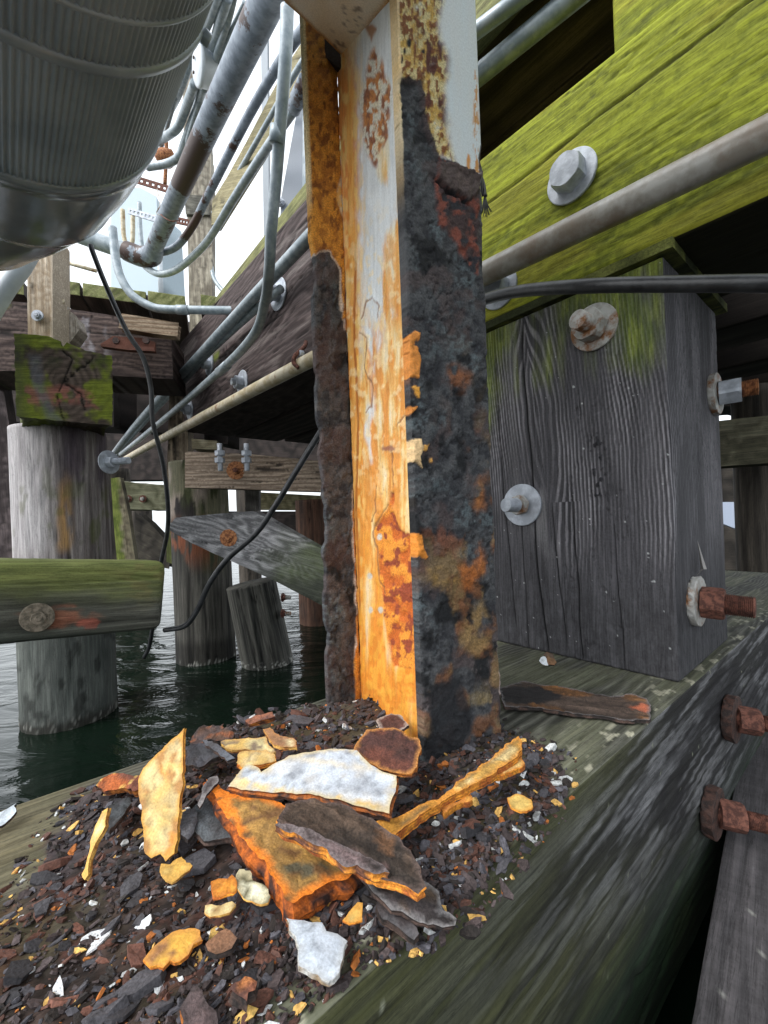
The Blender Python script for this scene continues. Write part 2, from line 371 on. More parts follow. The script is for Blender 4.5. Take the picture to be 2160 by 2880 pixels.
def flatwood(seed, dark, light, mo=None, **k):
    def fn(G, ed, px, py):
        c, h = wood(G+seed*1.7, seed, dark, light, **k)
        if mo: c, h = moss(c, h, G+seed, mo[0](px, py), mo[1], mo[2], seed)
        return c, h, .8
    return fn

def catmull(P, n=10):
    P = [np.asarray(p, float) for p in P]
    if len(P) < 3: return [P[0]+(P[-1]-P[0])*t for t in np.linspace(0, 1, n+1)]
    Q = [2*P[0]-P[1]]+P+[2*P[-1]-P[-2]]; out = []
    for i in range(1, len(Q)-2):
        for t in np.arange(n)/n:
            a, b, c, d = Q[i-1:i+3]; out.append(.5*((2*b)+(-a+c)*t+(2*a-5*b+4*c-d)*t*t+(-a+3*b-3*c+d)*t**3))
    out.append(P[-1]); return out
def tube(name, pts, r, mat, parent=None, seg=20, n=10, smoothpath=True, acc=None, rough=0.0):
    path = catmull(pts, n) if smoothpath else [np.asarray(p, float) for p in pts]
    rs = np.interp(np.linspace(0, 1, len(path)), np.linspace(0, 1, len(r)), r) if hasattr(r, '__len__') else np.full(len(path), r)
    V = []; T0 = unit(path[1]-path[0]); Nn = unit(np.cross(T0, (.3, .2, 1))); 
    for i, p in enumerate(path):
        T = unit(path[min(i+1, len(path)-1)]-path[max(i-1, 0)]); Nn = unit(Nn-T*np.dot(Nn, T)); B = np.cross(T, Nn)
        th = np.arange(seg)/seg*2*PI; rr = rs[i]*(1+(rough*RNG.normal(size=seg) if rough else 0))
        V.append(p+(np.cos(th)[:, None]*Nn+np.sin(th)[:, None]*B)*(rr[:, None] if rough else rr))
    V = np.concatenate(V); Fc = []
    for i in range(len(path)-1):
        for j in range(seg): a = i*seg+j; b = i*seg+(j+1) % seg; Fc.append((a, b, b+seg, a+seg))
    Fc.append(tuple(range(seg))[::-1]); Fc.append(tuple(range(len(V)-seg, len(V))))
    if acc is not None: acc.add(V, Fc); return None
    return mesh(name, V, Fc, mat, parent)
def pxtube(name, pp, r, mat, label, cat, group=None, **k):
    o = tube(name, [at(*p) for p in pp], r, mat, **k); return tag(o, label, cat, group)
def frame(nv):
    nv = unit(nv); a = unit(np.cross(nv, (0, 0, 1) if abs(nv[2]) < .9 else (1, 0, 0))); b = np.cross(nv, a); return a, b, nv
def lathe(prof, O, nv, seg=28, jit=0.0, hexa=None):
    """profile [(r, h)] about nv"""
    a, b, n = frame(nv); V = []; 
    th = np.arange(seg)/seg*2*PI
    for r, h in prof:
        rr = r*(1+jit*RNG.normal(size=seg)) if jit else np.full(seg, r)
        V.append(O+n*h+(np.cos(th)[:, None]*a+np.sin(th)[:, None]*b)*rr[:, None])
    V = np.concatenate(V); Fc = []
    for i in range(len(prof)-1):
        for j in range(seg): p = i*seg+j; q = i*seg+(j+1) % seg; Fc.append((p, q, q+seg, p+seg))
    Fc.append(tuple(range(seg))[::-1]); Fc.append(tuple(range(len(V)-seg, len(V))))
    return V, Fc
def hexnut(O, nv, r, h, rot=0):
    a, b, n = frame(nv); V = []
    seg = 24; th = np.arange(seg)/seg*2*PI
    def hr(t): 
        q = (t-rot) % (PI/3)-PI/6; return math.cos(PI/6)/math.cos(q)
    hx = np.array([hr(t) for t in th])
    for k, hh in ((0, 0), (0, h*.86), (1, h), (2, h)):
        rr = hx*r if k == 0 else (np.minimum(hx*r, r*.9) if k == 1 else hx*0+r*.55)
        V.append(O+n*hh+(np.cos(th)[:, None]*a+np.sin(th)[:, None]*b)*rr[:, None])
    V = np.concatenate(V); Fc = []
    for i in range(3):
        for j in range(seg): p = i*seg+j; q = i*seg+(j+1) % seg; Fc.append((p, q, q+seg, p+seg))
    Fc.append(tuple(range(seg))[::-1]); Fc.append(tuple(range(len(V)-seg, len(V))))
    return V, Fc
def bolt(parent, O, nv, rw=.03, rn=.016, hn=.014, rs=.0085, ls=.012, mw=GALV, mn=GALV, ms=GALV, tw=.004, rot=.2, tilt=None, jit=0.0, lab=None, head=False, sc=1.0):
    rw, rn, hn, rs, ls, tw = [q*sc for q in (rw, rn, hn, rs, ls, tw)]
    nv = unit(nv); tv = unit(nv+(tilt if tilt is not None else 0))
    A = Acc()
    prof = [(rs, 0)]; h = 0; top = tw+hn+ls
    if head: prof = [(rs*1.0, 0), (rs*1.0, top-.002), (rs*.75, top)]
    else:
        while h < top-.003: prof += [(rs, h), (rs*.86, h+.0011), (rs, h+.0022)]; h += .0024
        prof += [(rs*.9, top-.0006), (rs*.5, top)]
    V, Fc = lathe(prof, O, tv, 20, jit*.6); A.add(V, Fc)
    bo = A.build('bolt', ms, parent)
    if lab: bo['label'] = lab
    V, Fc = lathe([(rw*.98, -.002), (rw, .0006), (rw, tw-.0008), (rw*.97, tw), (rs*1.02, tw)], O, nv, 40, jit); mesh('washer', V, Fc, mw, bo, smooth=False)
    V, Fc = hexnut(O+tv*tw, tv, rn, hn, rot); mesh('nut', V, Fc, mn, bo, smooth=False)
    return bo

# ============================================================ SETTING: water, bed
tag(mesh('water', [(-90, -30, WZ), (90, -30, WZ), (90, 400, WZ), (-90, 400, WZ)], [(0, 1, 2, 3)], WATER, smooth=False), kind='structure')

# ============================================================ the big cap timber everything stands on
ZT = .72
E1 = onz(886, 2876, ZT); CD = unit(np.array([.774, .633, 0])); CN = np.array([-CD[1], CD[0], 0]); UP = np.array([0, 0, 1.0])
CAPW, CAPH = .374, .38
def capuv(P): d = P-E1; return d@CD, d@CN
COLA = onz(1195, 2168, ZT); COLB = onz(1412, 2070, ZT); COLC = onz(1015, 1966, ZT); COLD = onz(927, 1990, ZT)
# where the rust heap lies, in metres on the cap top (traced from the photograph)
HEAP = [onz(x, y, ZT)[:2] for x, y in [(-250, 2700), (0, 2545), (108, 2480), (136, 2385), (185, 2290), (265, 2232), (380, 2210), (490, 2172), (560, 2090), (700, 2020), (930, 1985), (1150, 1960), (1400, 2040), (1560, 2110), (1590, 2190), (1560, 2260), (1455, 2345), (1290, 2560), (1160, 2610), (1010, 2640), (880, 2730), (760, 2790), (720, 2900), (500, 3600), (-900, 3600)]]
def heap_mask(X, Y, soft=.02):
    d = pdist(X, Y, HEAP); return np.where(inpoly(X, Y, HEAP), d, -d)
def heap_h(X, Y):
    s = heap_mask(X, Y); k = sm(-.004, .05, s)
    cx, cy = (COLA*.2+COLC*.8)[:2]
    d = np.hypot(X-cx, Y-cy)
    return k*(.004+.006*fbm(X*40, Y*40, o=3, s=4)+.014*np.exp(-(d/.09)**2))
DK = c3(.020, .014, .012); DB = c3(.055, .035, .028); PU = c3(.055, .043, .045); OR = c3(.50, .17, .025); YE = c3(.72, .46, .12); CREAM = c3(.74, .62, .36); WH = c3(.72, .75, .76); RD = c3(.20, .055, .03)
def cap_fn(Q, nn, px, py, face):
    G = Q.copy(); G[:, 0] *= 1.0
    c, h = wood(G, 31, (.035, .036, .028), (.17, .17, .145), pitch=.012, warp=.05, knots=((.95, -.11, .045), (.32, -.14, .05)) if face == 2 else (), crack=.7, ring=.7)
    u, v, z = Q[:, 0], Q[:, 1], Q[:, 2]
    W = E1+(u[:, None]-.9)*CD+v[:, None]*CN
    if face == 5:     # top
        m = sm(.3, .62, fbm(u*7, v*22, s=3, o=4)); c = mix(c, mix((.10, .11, .06), (.19, .19, .13), fbm(u*30, v*80, s=2)), m*.6); c = c*(.75+.5*fbm(u*8, v*120, s=4, o=3))[:, None]
        near = sm(.95, .6, u); c = mix(c, mix((.10, .075, .035), (.20, .15, .075), fbm(u*6, v*90, s=5)), near*sm(.15, .3, v)*.85)
        # pale crusted specks by the edge
        sp = sm(.66, .70, fbm(u*45, v*90, s=9, o=3))*sm(.09, .0, v); c = mix(c, (.38, .37, .28), sp)
        hm = heap_mask(W[:, 0], W[:, 1]); k = sm(-.006, .008, hm+(fbm(u*90, v*90, s=8, o=3)-.5)*.035)
        hc = mix(mix(DK, DB, sm(.35, .65, fbm(u*60, v*60, s=12, o=4))), PU, sm(.45, .7, fbm(u*25, v*25, s=13)))
        hc = mix(hc, (.11, .04, .028), sm(.56, .70, fbm(u*45, v*45, s=14, o=4))*.6)
        hc = mix(hc, (.06, .052, .025), sm(.5, .64, fbm(u*11, v*11, s=15))*.7)
        c = mix(c, hc, k); h = h*(1-k)+heap_h(W[:, 0], W[:, 1])+k*(fbm(u*160, v*160, s=16, o=3)-.5)*.006
        return c, h, .8
    if face == 2:     # near side
        t = 1-z/CAPH
        g1 = mix((.026, .031, .013), (.075, .078, .030), fbm(u*22, z*60, s=20, o=5))
        dk = sm(.42, .6, fbm(u*3.2+z*5, z*5-u*2, s=21, o=4)+.5*(t-.5))
        streak = fbm(u*6+z*2, z*130, s=22, o=4)
        c = mix(g1, (.014, .016, .013), dk*.85)
        fan = sm(1.00, 1.45, u+.35*(.5-t))*sm(.95, .45, t+.25*sm(1.7, 1.2, u))
        gs = fbm((u+z*.35)*9, (z-u*.10)*150, s=23, o=4)*.6+fbm(u*4+z, (z-u*.06)*45, s=24, o=3)*.4; c = mix(c, mix((.022, .021, .024), (.19, .19, .20), sm(.44, .60, gs)), fan*.9)
        c = mix(c, (.013, .012, .014), fan*sm(.50, .62, fbm(u*5+z*4, z*9-u*2, s=28, o=4))*.75)
        c = mix(c, (.010, .030, .012), sm(.45, .85, t)*sm(.9, 1.2, u)*.75)
        c = mix(c, (.11, .115, .045), sm(.22, 0, t)*sm(1.5, 1.2, u)*.5)
        c = mix(c, (.010, .010, .009), sm(.56, .66, streak)*.5)
        # big knot low in the near corner
        kq = np.hypot((u-1.03)*.8, z-.185)+(fbm(u*25, z*25, s=29)-.5)*.02; c = mix(c, (.006, .006, .006), sm(.040, .030, kq)*sm(.018, .026, kq)*.9); c = mix(c, (.05, .048, .02), sm(.022, .014, kq)*.8)
        dr = sm(.885, .90, fbm(u*170, z*95, s=25, o=2)); c = mix(c, (.26, .27, .20), dr*sm(.75, .2, t))
        h = h*1.5+(streak-.5)*.004
        return c, h, .8
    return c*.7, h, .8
capob = roundbox('cap_timber', E1-CD*.9-UP*CAPH, CD, CN, UP, (3.1, CAPW, CAPH), cap_fn, dense={5: .0034, 2: .0036}, step=.03, r=.006)
tag(capob, 'massive horizontal weathered cap timber carrying the rusted steel column and the rust heap', 'timber')
sn = -CN
for (x, y, l, sc) in ((2040, 2015, 'rusty upper bolt in the side of the cap timber', 1.0), (1985, 2275, 'rusty lower bolt in the side of the cap timber', .95)):
    p = onp(x, y, E1, sn); p = p+sn*.004
    bolt(capob, p, sn, rw=.036*sc, rn=.0215*sc, hn=.028, rs=.012*sc, ls=.036, mw=DARKR, mn=RUSTB, ms=RUSTB, tw=.012, jit=.015, lab=l, tilt=np.array([.55, .25, -.08]), sc=1.14)

# ============================================================ neighbouring lower timber at the right edge
q0 = onz(1943, 2880, .46); q1 = onz(2130, 1850, .46); gd = unit(q1-q0)
def gplank(Q, nn, px, py, face):
    c, h = wood(Q, 55, (.055, .052, .055), (.13, .12, .125), pitch=.02, crack=.2, ring=.35)
    saw = fbm(Q[:, 0]*160, Q[:, 1]*6, s=3, o=2); c = c*(.8+.4*saw[:, None]); sp = sm(.88, .89, fbm(Q[:, 0]*130, Q[:, 1]*130, s=6, o=2)); c = mix(c, (.25, .25, .23), sp)
    return c, h+(saw-.5)*.0008, .85
gside = np.array([gd[1], -gd[0], 0])
tag(roundbox('timber_beam', q0-gd*.5-UP*.2, gd, -gside, UP, (1.9, .35, .2), lambda Q, n, x, y, f: gplank(Q, n, x, y, f), step=.02, dense={5: .006}), 'smooth grey sawn timber lying lower along the right edge', 'timber').location = (0, 0, 0)
bpy.data.objects['timber_beam'].location = tuple(gside*.35)

# ============================================================ timber post (12 x 12) with its bolts
B1 = onz(1383, 1800, ZT); B2 = onz(1912, 1922, ZT); B3 = onz(2052, 1820, ZT)
bx = unit(B2-B1); bx[2] = 0; bn = unit(np.array([bx[1], -bx[0], 0])); 
if np.dot(bn, B1-np.array([0, 0, ZC])) > 0: bn = -bn
by = -bn
BW = np.linalg.norm(B2-B1); BD = np.linalg.norm(B3-B2)*1.2; BH = onp(1870, 716, B2, bn)[2]-ZT
# grain runs up: ax = UP, ay across
def post_fn(Q, nn, px, py, face):
    u, v = Q[:, 0], Q[:, 1]
    front = face == 4 or face == 5
    G = Q.copy()
    vv = v+Q[:, 2]*.9
    # cathedral grain: V-shaped growth rings about a line that leans
    c0 = .125+.02*np.sin(u*6)
    d = vv-c0
    g = np.abs(d)+.020*np.exp(-(d/.03)**2)+(fbm(u*3, vv*9, s=40, o=3)-.5)*.022+(fbm(u*18, vv*30, s=41, o=2)-.5)*.004
    k = np.exp(-(d/.05)**2)
    g = g+k*(u-.45)**2*.42*np.where(u > .3, 1, .4)
    pitch = .0068
    ri = .5+.5*np.sin(2*PI*g/pitch)
    rl = sm(.45, .95, ri)*(.25+1.0*sm(.3, .7, fbm(u*3.5, vv*14, s=43, o=3)))
    fade = sm(.12, .30, u+(fbm(u*6, vv*12, s=44)-.5)*.18)
    base = mix((.042, .041, .046), (.105, .102, .112), fbm(u*7, vv*35, s=45, o=4))
    c = mix(base, (.29, .28, .30), np.clip(rl*(.15+.85*fade)*.85, 0, 1))
    pale = sm(.60, .70, fbm(u*4.5, vv*26, s=46, o=3))*fade*k; c = mix(c, (.30, .295, .30), pale*.7)
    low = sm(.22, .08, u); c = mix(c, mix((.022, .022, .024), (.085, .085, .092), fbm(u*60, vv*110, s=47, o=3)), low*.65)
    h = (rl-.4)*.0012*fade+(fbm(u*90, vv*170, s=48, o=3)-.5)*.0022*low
    # checks
    for (vc, a, b, wd) in ((.118, .0, .66, .0017), (.052, .05, .66, .001), (.196, 0, .34, .0012), (.085, 0, .3, .0009), (.262, 0, .25, .0008), (.158, .02, .28, .0009)):
        line = vc+(fbm(u*5, u*0+vc*50, s=49, o=3)-.5)*.022+(u-.3)*(-.035)
        ck = np.exp(-((v-line)/wd)**2)*sm(a-.03, a+.02, u)*sm(b+.03, b-.02, u)*(1.0 if front else 0)
        c = c*(1-.88*ck[:, None]); h = h-ck*.004
    if front:    # green film creeping down from the beam at the top left
        edge = .52+.10*sm(.12, .0, v)+.02*(v-.1)
        m = sm(-.07, .12, u-.635+.14*sm(.09, 0, v)+.06*sm(.15, .3, v)+(fbm(u*7, v*70, s=50, o=4)-.5)*.22+(fbm(u*9, v*9, s=57, o=3)-.5)*.25)
        m = np.maximum(m, sm(.035, .005, v+(fbm(u*25, v*60, s=51)-.5)*.03)*sm(.40, .55, u))
        c = mix(c, mix((.12, .17, .012), (.30, .37, .035), sm(.3, .7, fbm(u*30, v*90, s=52))), m*.65)
        sp = sm(.905, .915, fbm(u*150, v*150, s=53, o=2)); c = mix(c, (.55, .57, .57), sp*.7)
        bl = sm(.66, .74, fbm(u*110, v*160, s=54, o=2))*sm(.028, .0, np.abs(v-.245))*sm(.09, .05, np.abs(u-.35)); c = mix(c, (.02, .02, .024), bl); h = h+bl*.002
        h = h-sm(.62, .74, fbm(u*30, v*60, s=56))*.002*sm(.1, .04, np.abs(v-.23))
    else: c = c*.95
    return c, h, .8
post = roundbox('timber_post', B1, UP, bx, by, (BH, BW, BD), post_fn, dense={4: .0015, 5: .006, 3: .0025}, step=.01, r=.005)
tag(post, 'squat square dark grey weathered timber post standing on the cap timber', 'timber post')
def onface(x, y): return onp(x, y, B1, bn)
rx = bx
def onside(x, y): return onp(x, y, B2, rx)
bolt(post, onface(1672, 922)+bn*.001, bn, rw=.036, rn=.026, hn=.019, rs=.0145, ls=.022, mw=GALVR, mn=GALVR, ms=GALVR, lab='bolt with tan stained washer at the top of the post', rot=.1, tilt=np.array([-.25, 0, .1]), sc=1.14)
bolt(post, onface(1470, 1420)+bn*.001, bn, rw=.038, rn=.019, hn=.012, rs=.0125, ls=.03, mw=GALV, mn=GALVR, ms=GALV, lab='pale bolt low on the left of the post face', tilt=np.array([-.22, 0, .0]), sc=1.14)
bolt(post, onside(2003, 1110)+rx*.002, rx, rw=.036, rn=.023, hn=.030, rs=.0140, ls=.022, mw=GALVR, mn=GALV, ms=RUSTO, tw=.008, lab='silver nut with rust-tipped bolt on the right face of the post', tilt=np.array([.35, -.1, 0]), sc=1.14)
bolt(post, onside(1950, 1690)+rx*.002, rx, rw=.037, rn=.024, hn=.028, rs=.0155, ls=.034, mw=GALVR, mn=RUSTB, ms=RUSTB, tw=.008, jit=.02, lab='red rusted nut and bolt near the foot of the post', tilt=np.array([.3, -.12, -.04]), sc=1.14)
sp = onside(1955, 1600)
mesh('splinter', [sp+rx*.002+UP*.05+by*.012, sp+rx*.012, sp+rx*.002-UP*.012, sp+rx*.006+by*.010, sp+rx*.016+by*.004], [(0, 1, 3), (1, 2, 3), (0, 4, 1), (0, 3, 4), (4, 3, 1)], WOOD, post, col=np.tile((.33, .32, .31), (5, 1)), gr=np.zeros((5, 3)), smooth=False)

# thin shim board between post and green beam
def shimfn(G, ed, px, py):
    c, h = wood(G, 61, (.05, .06, .02), (.26, .28, .07), pitch=.006, crack=.3); return c, h, .8
P = [B1+UP*(BH+.001)+bn*.012-bx*.02, B2+UP*(BH+.001)+bn*.012+bx*.016, B2+UP*(BH+.001)+bn*.012+bx*.016+by*(BD+.03), B1+UP*(BH+.001)-bx*.02+by*(BD+.03)]
o_ = P[0]; tag(slab('shim_board', [(np.dot(p-o_, bx), np.dot(p-o_, by)) for p in P], o_+UP*.016, bx, by, .016, shimfn, res=.012), 'thin mossy shim board sandwiched on top of the square post', 'board')

# ============================================================ green mossy beam crossing the top right
bd = unit(np.array([-.658, .753, 0])); nb_ = np.array([-bd[1], bd[0], 0])
pf = B2+UP*BH+nb_*.004     # point on the beam face
zb = pf[2]+.017
def gtop(x, y): return onp(x, y, pf, nb_)
A0 = gtop(1341, 443); A1 = gtop(1706, 176)
start = pf-bd*.55; ln = 1.18
BHt = (A1[2]+A0[2])/2-zb
def green_fn(seed, knot=(), vert=False):
    def fn(Q, nn, px, py, face):
        c, h = wood(Q, seed, (.055, .05, .022), (.15, .15, .06), pitch=.02, warp=.05, crack=.3, knots=knot, ring=.4)
        u, v, z = Q[:, 0], Q[:, 1], Q[:, 2]
        n = fbm(u*7, z*16, v*20, s=seed, o=5); n2 = fbm(u*90, z*150, v*140, s=seed+1, o=4)
        m = sm(.20, .50, n*.6+n2*.45+.12)
        gcol = mix((.16, .19, .014), (.34, .38, .028), sm(.33, .68, n2*.6+fbm(u*3, z*8, s=seed+3)*.5))
        gcol = mix(gcol, (.36, .33, .035), sm(.55, .7, fbm(u*4, z*14, s=seed+4))*.55)
        c = mix(c, gcol, m*.9); c = mix(c, (.05, .055, .012), sm(.59, .70, fbm(u*6, z*95, s=seed+6, o=4))*.3)
        h = h*1.2+(n2-.5)*.0022+m*.001
        lc = np.exp(-((z-(.30-.05*u+(fbm(u*3, u*0, s=seed+9, o=4)-.5)*.05))/.0022)**2)*sm(1.05, .9, u); c = c*(1-.8*lc[:, None]); h = h-lc*.004
        if face == 4: c = mix(c*.12, (.012, .010, .008), .6+0*u)  # underside painted near-black, its shade put into the colour
        return c, h, .9
    return fn
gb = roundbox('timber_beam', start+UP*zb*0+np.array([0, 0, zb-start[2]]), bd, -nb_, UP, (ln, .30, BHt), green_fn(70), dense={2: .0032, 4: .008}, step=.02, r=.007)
tag(gb, 'thick beam coated in bright yellow-green algae slanting over the square post', 'timber')
bolt(gb, onp(1610, 500, pf, nb_)+nb_*.002, nb_, rw=.040, rn=.027, hn=.024, rs=.0165, ls=-.0015, mw=GALV, mn=GALV, ms=GALVR, lab='large silver washer and hex bolt head on the green beam', rot=.5, sc=1.14)
bolt(gb, onp(1405, 812, pf, nb_)+nb_*.002, nb_, rw=.038, rn=.025, hn=.022, rs=.0155, ls=-.0015, mw=GALV, mn=GALV, ms=GALVR, lab='silver washer half hidden behind pipe and hose', sc=1.14)
# second green timber standing on it, at the top right corner
up0 = onp(1720, 176, pf, nb_)
ub = roundbox('timber_block', np.array([up0[0], up0[1], zb+BHt+.002])-nb_*.012-bd*.55, bd, -nb_, UP, (.55, .26, .35), green_fn(83), dense={2: .005, 4: .01}, step=.03, r=.006)
tag(ub, 'olive algae-covered block sitting on the green beam in the top right corner', 'timber')


# ============================================================ the rusted steel column
def p5(*a): return [(800+.4068*x, .4068*y) for x, y in a]
def p6(*a): return [(800+.4068*x, 900+.4068*y) for x, y in a]
def plate(name, P0, P1, z0, z1, thick, nrm, fn, parent, step=.0018, e0=None, e1=None):
    """upright steel plate between plan points P0 and P1; nrm points to the painted face"""
    L = np.linalg.norm((P1-P0)[:2]); nu = int(L/step)+2; nz = int((z1-z0)/step)+2
    u, z = np.meshgrid(np.linspace(0, 1, nu), np.linspace(z0, z1, nz), indexing='ij'); u = u.ravel(); z = z.ravel()
    a = e0(z)/L if e0 else 0*z; b = e1(z)/L if e1 else 0*z
    uu = a+u*(1-a-b)
    W = P0[None, :]+(P1-P0)[None, :]*uu[:, None]; W[:, 2] = z
    nrm = unit(nrm); px, py = proj(W)
    edge = np.minimum(u, 1-u)*L
    col, d, rg = fn(px, py, uu*L, z, W, edge)
    round_ = -np.exp(-edge/.0012)*.001
    front = W+nrm*(d+round_)[:, None]
    A_V = [front]; Fc = gridF(nu, nz)
    ax = (P1-P0); 
    if np.dot(np.cross(ax, UP), nrm) < 0: Fc = Fc[:, ::-1]
    back = W-nrm*thick; G = np.stack([uu*L, z, 0*z], 1)
    n = len(W); Fb = Fc[:, ::-1]+n
    V = [front, back]; Fs = [Fc, Fb]; C = [col, col*.8]; R = [rg, rg]; Gs = [G, G+2]
    m0 = 2*n
    def side(idx):
        nonlocal m0
        f = front[idx]; b_ = back[idx]; k = len(idx)
        mid = (f+b_)/2+RNG.normal(0, .0006, (k, 3))
        V.append(np.concatenate([f, mid, b_])); i = np.arange(k-1)
        q = np.stack([i, i+1, i+1+k, i+k], 1)
        Fs.append(np.concatenate([q, q+k])+m0); m0 += 3*k
        cc = col[idx]*.9
        C.append(np.concatenate([cc]*3)); R.append(np.concatenate([rg[idx]]*3)); g = G[idx]; Gs.append(np.concatenate([g, g+c3(0, 0, .005), g+c3(0, 0, .01)]))
    ids = np.arange(n).reshape(nu, nz)
    side(ids[0]); side(ids[-1][::-1]); side(ids[:, 0][::-1]); side(ids[:, -1])
    return mesh(name, np.concatenate(V), np.concatenate(Fs), CRUST, parent, np.concatenate(C), np.concatenate(R), np.concatenate(Gs))

def wob(px, py, a=10, s=0, f=.05, fy=.02):
    return px+(fbm(px*f, py*fy, s=s, o=4)-.5)*2*a, py+(fbm(px*f, py*fy, s=s+9, o=4)-.5)*2*a
WHT = c3(.66, .68, .68); CRM = c3(.76, .68, .50); ORG = c3(.66, .22, .022); YOR = c3(.80, .50, .15); DRO = c3(.30, .075, .02); BRN = c3(.13, .05, .028); BLK = c3(.012, .012, .013)
STL = c3(.062, .066, .072); STB = c3(.095, .12, .13); PUR = c3(.075, .052, .050)
def darkrust(px, py, s):
    n1 = fbm(px*.013, py*.011, s=s, o=5); n2 = fbm(px*.035, py*.03, s=s+1, o=5); n3 = fbm(px*.1, py*.1, s=s+2, o=3)
    c = mix((.024, .025, .030), (.075, .078, .082), sm(.3, .7, n2*.6+n3*.4))
    c = mix(c, STB, sm(.55, .72, n1)*sm(.4, .65, n3)*.8)
    c = mix(c, PUR, sm(.54, .68, fbm(px*.02, py*.014, s=s+3, o=5))*.6)
    c = mix(c, (.010, .011, .013), sm(.60, .70, fbm(px*.02, py*.014, s=s+4, o=5)))
    n4 = fbm(px*.028, py*.02, s=s+8, o=3); pl = np.exp(-((n4-.5)/.012)**2); c = c*(1-.6*pl[:, None]); h = (n2-.5)*.0030+(n3-.5)*.0022-pl*.0015+sm(.49, .51, n4)*.0012
    return c, h
def flangeR(px, py, u, z, W, ed):
    x, y = wob(px, py, 9, 1)
    xs, ys = wob(px, py, 22, 3, .012, .010)
    c, h = darkrust(px, py, 100); rg = np.full(len(px), .85)
    # brown, orange and ochre scabs
    n = fbm(px*.02, py*.014, s=105, o=5); lowr = sm(1050, 1500, py)
    scab = np.clip(sm(.55, .70, n)*(.10+.6*lowr)*sm(1180, 1330, px+.12*py-130), 0, 1)
    c = mix(c, mix((.20, .08, .03), (.25, .16, .065), sm(.4, .6, fbm(px*.03, py*.02, s=106))), scab); h = h+scab*.002
    for poly, cc in ((p6((1130, 320), (1180, 300), (1290, 400), (1280, 500), (1180, 500)), (.24, .085, .03)), (p6((1360, 1100), (1400, 1300), (1330, 1300)), (.35, .12, .03)),
                     (p6((1370, 1520), (1385, 1700), (1290, 1880), (1230, 1900), (1190, 1700), (1310, 1650)), (.42, .13, .025)), (p6((960, 1720), (1180, 1760), (1190, 1850), (1010, 1850)), (.33, .20, .06)),
                     (p6((1370, 1950), (1420, 2200), (1330, 2300), (1190, 2230), (1260, 2050)), (.30, .19, .075)), (p6((960, 1450), (1120, 1420), (1260, 1560), (1150, 1620), (980, 1520)), (.16, .06, .035))):
        m = pm(xs, ys, poly, 14); c = mix(c, np.asarray(cc)*(.5+.8*fbm(px*.12, py*.12, s=107))[:, None], m*sm(.30, .60, fbm(px*.05, py*.035, s=108, o=4))*.8)
    bx_ = p5((2000, 0))[0]
    # white painted upper part
    white = [(1100, -900), (1500, -900), (1400, 200), *p5((1330, 1100), (1325, 1215), (1250, 1190), (1190, 1150), (1060, 1100), (1020, 1000), (975, 780), (930, 600), (860, 545), (790, 545)), (1100, 0)]
    w = pm(x, y, white, 2.0)
    wc = mix(WHT, (.62, .70, .75), fbm(px*.05, py*.01, s=110, o=4))
    yl = p5((600, -1200), (1010, -1200), (1050, 0), (1100, 420), (1110, 740), (1150, 1000), (1170, 1150), (1010, 1090), (760, 900), (740, 300), (700, 0))
    my = pm(xs, ys, yl, 16)
    sp = fbm(px*.13, py*.055, s=111, o=3)
    yc = mix((.55, .34, .08), (.66, .55, .28), sm(.35, .6, fbm(px*.09, py*.05, s=112, o=4)))
    yc = mix(yc, (.22, .08, .025), sm(.52, .62, sp)*sm(1000, 500, y)); yc = mix(yc, (.10, .03, .02), sm(.54, .66, fbm(px*.06, py*.02, s=113, o=4))*sm(420, 300, y)*sm(1150, 1200, x))
    wc = mix(wc, yc, my*sm(.20, .45, fbm(px*.05, py*.03, s=116, o=3)+.2*sm(450, 250, y)))
    wc = mix(wc, (.60, .25, .05), pm(x, y, p5((1250, 1080), (1275, 1090), (1272, 1320), (1245, 1280)), 3)); wc = mix(wc, (.55, .25, .06), pm(x, y, p5((1290, 500), (1330, 500), (1330, 1200), (1300, 1200)), 4)*sm(.5, .6, fbm(px*.2, py*.05, s=114)))
    for q in ((850, 318, 8, 11), (815, 372, 5, 8), (950, 378, 8, 5), (798, 430, 4, 10)):
        qx, qy = p5(q[:2])[0]; wc = mix(wc, BLK, sm(1.3, .7, np.hypot((x-qx)/q[2], (y-qy)/q[3])))
    c = mix(c, wc, w); h = h*(1-w)+w*(.0035+my*(sp-.5)*.003); rg = rg*(1-w)+w*(.25+.6*my)
    # black-brown rim under the broken paint edge
    d = pdist(x, y, white); rim = (1-w)*sm(16, 4, d); c = mix(c, mix((.02, .015, .018), (.11, .08, .075), fbm(px*.15, py*.15, s=115)), rim*.9); h = h+rim*.0022
    # maroon layered scab at the right, torn along a black crack
    mar = p5((1045, 1100), (1340, 1200), (1340, 1900), (1270, 1850), (1170, 1680), (1060, 1560), (1040, 1300))
    mm = pm(x, y, mar, 5)*(1-w); mc = mix((.05, .03, .03), (.20, .055, .035), sm(.40, .66, fbm(px*.05, py*.035, s=120, o=5))); mc = mix(mc, (.02, .02, .026), sm(.58, .68, fbm(px*.04, py*.04, s=121)))
    c = mix(c, mc, mm); h = h+mm*(.0015+.003*(fbm(px*.04, py*.03, s=122)-.5))
    lip = p5((1045, 1130), (1340, 1200), (1330, 1330), (1270, 1400), (1200, 1340), (1130, 1320), (1055, 1255)); ml = pm(x, y, lip, 3)*(1-w)
    c = mix(c, mix((.06, .045, .045), (.12, .085, .075), fbm(px*.06, py*.05, s=123)), ml); h = h+ml*.004
    ck = sm(5, 1.5, pdist(x, y, p5((1055, 1262), (1100, 1320), (1140, 1340), (1205, 1370), (1265, 1420)), False))*(1-w); c = mix(c, BLK*.4, ck); h = h-ck*.004
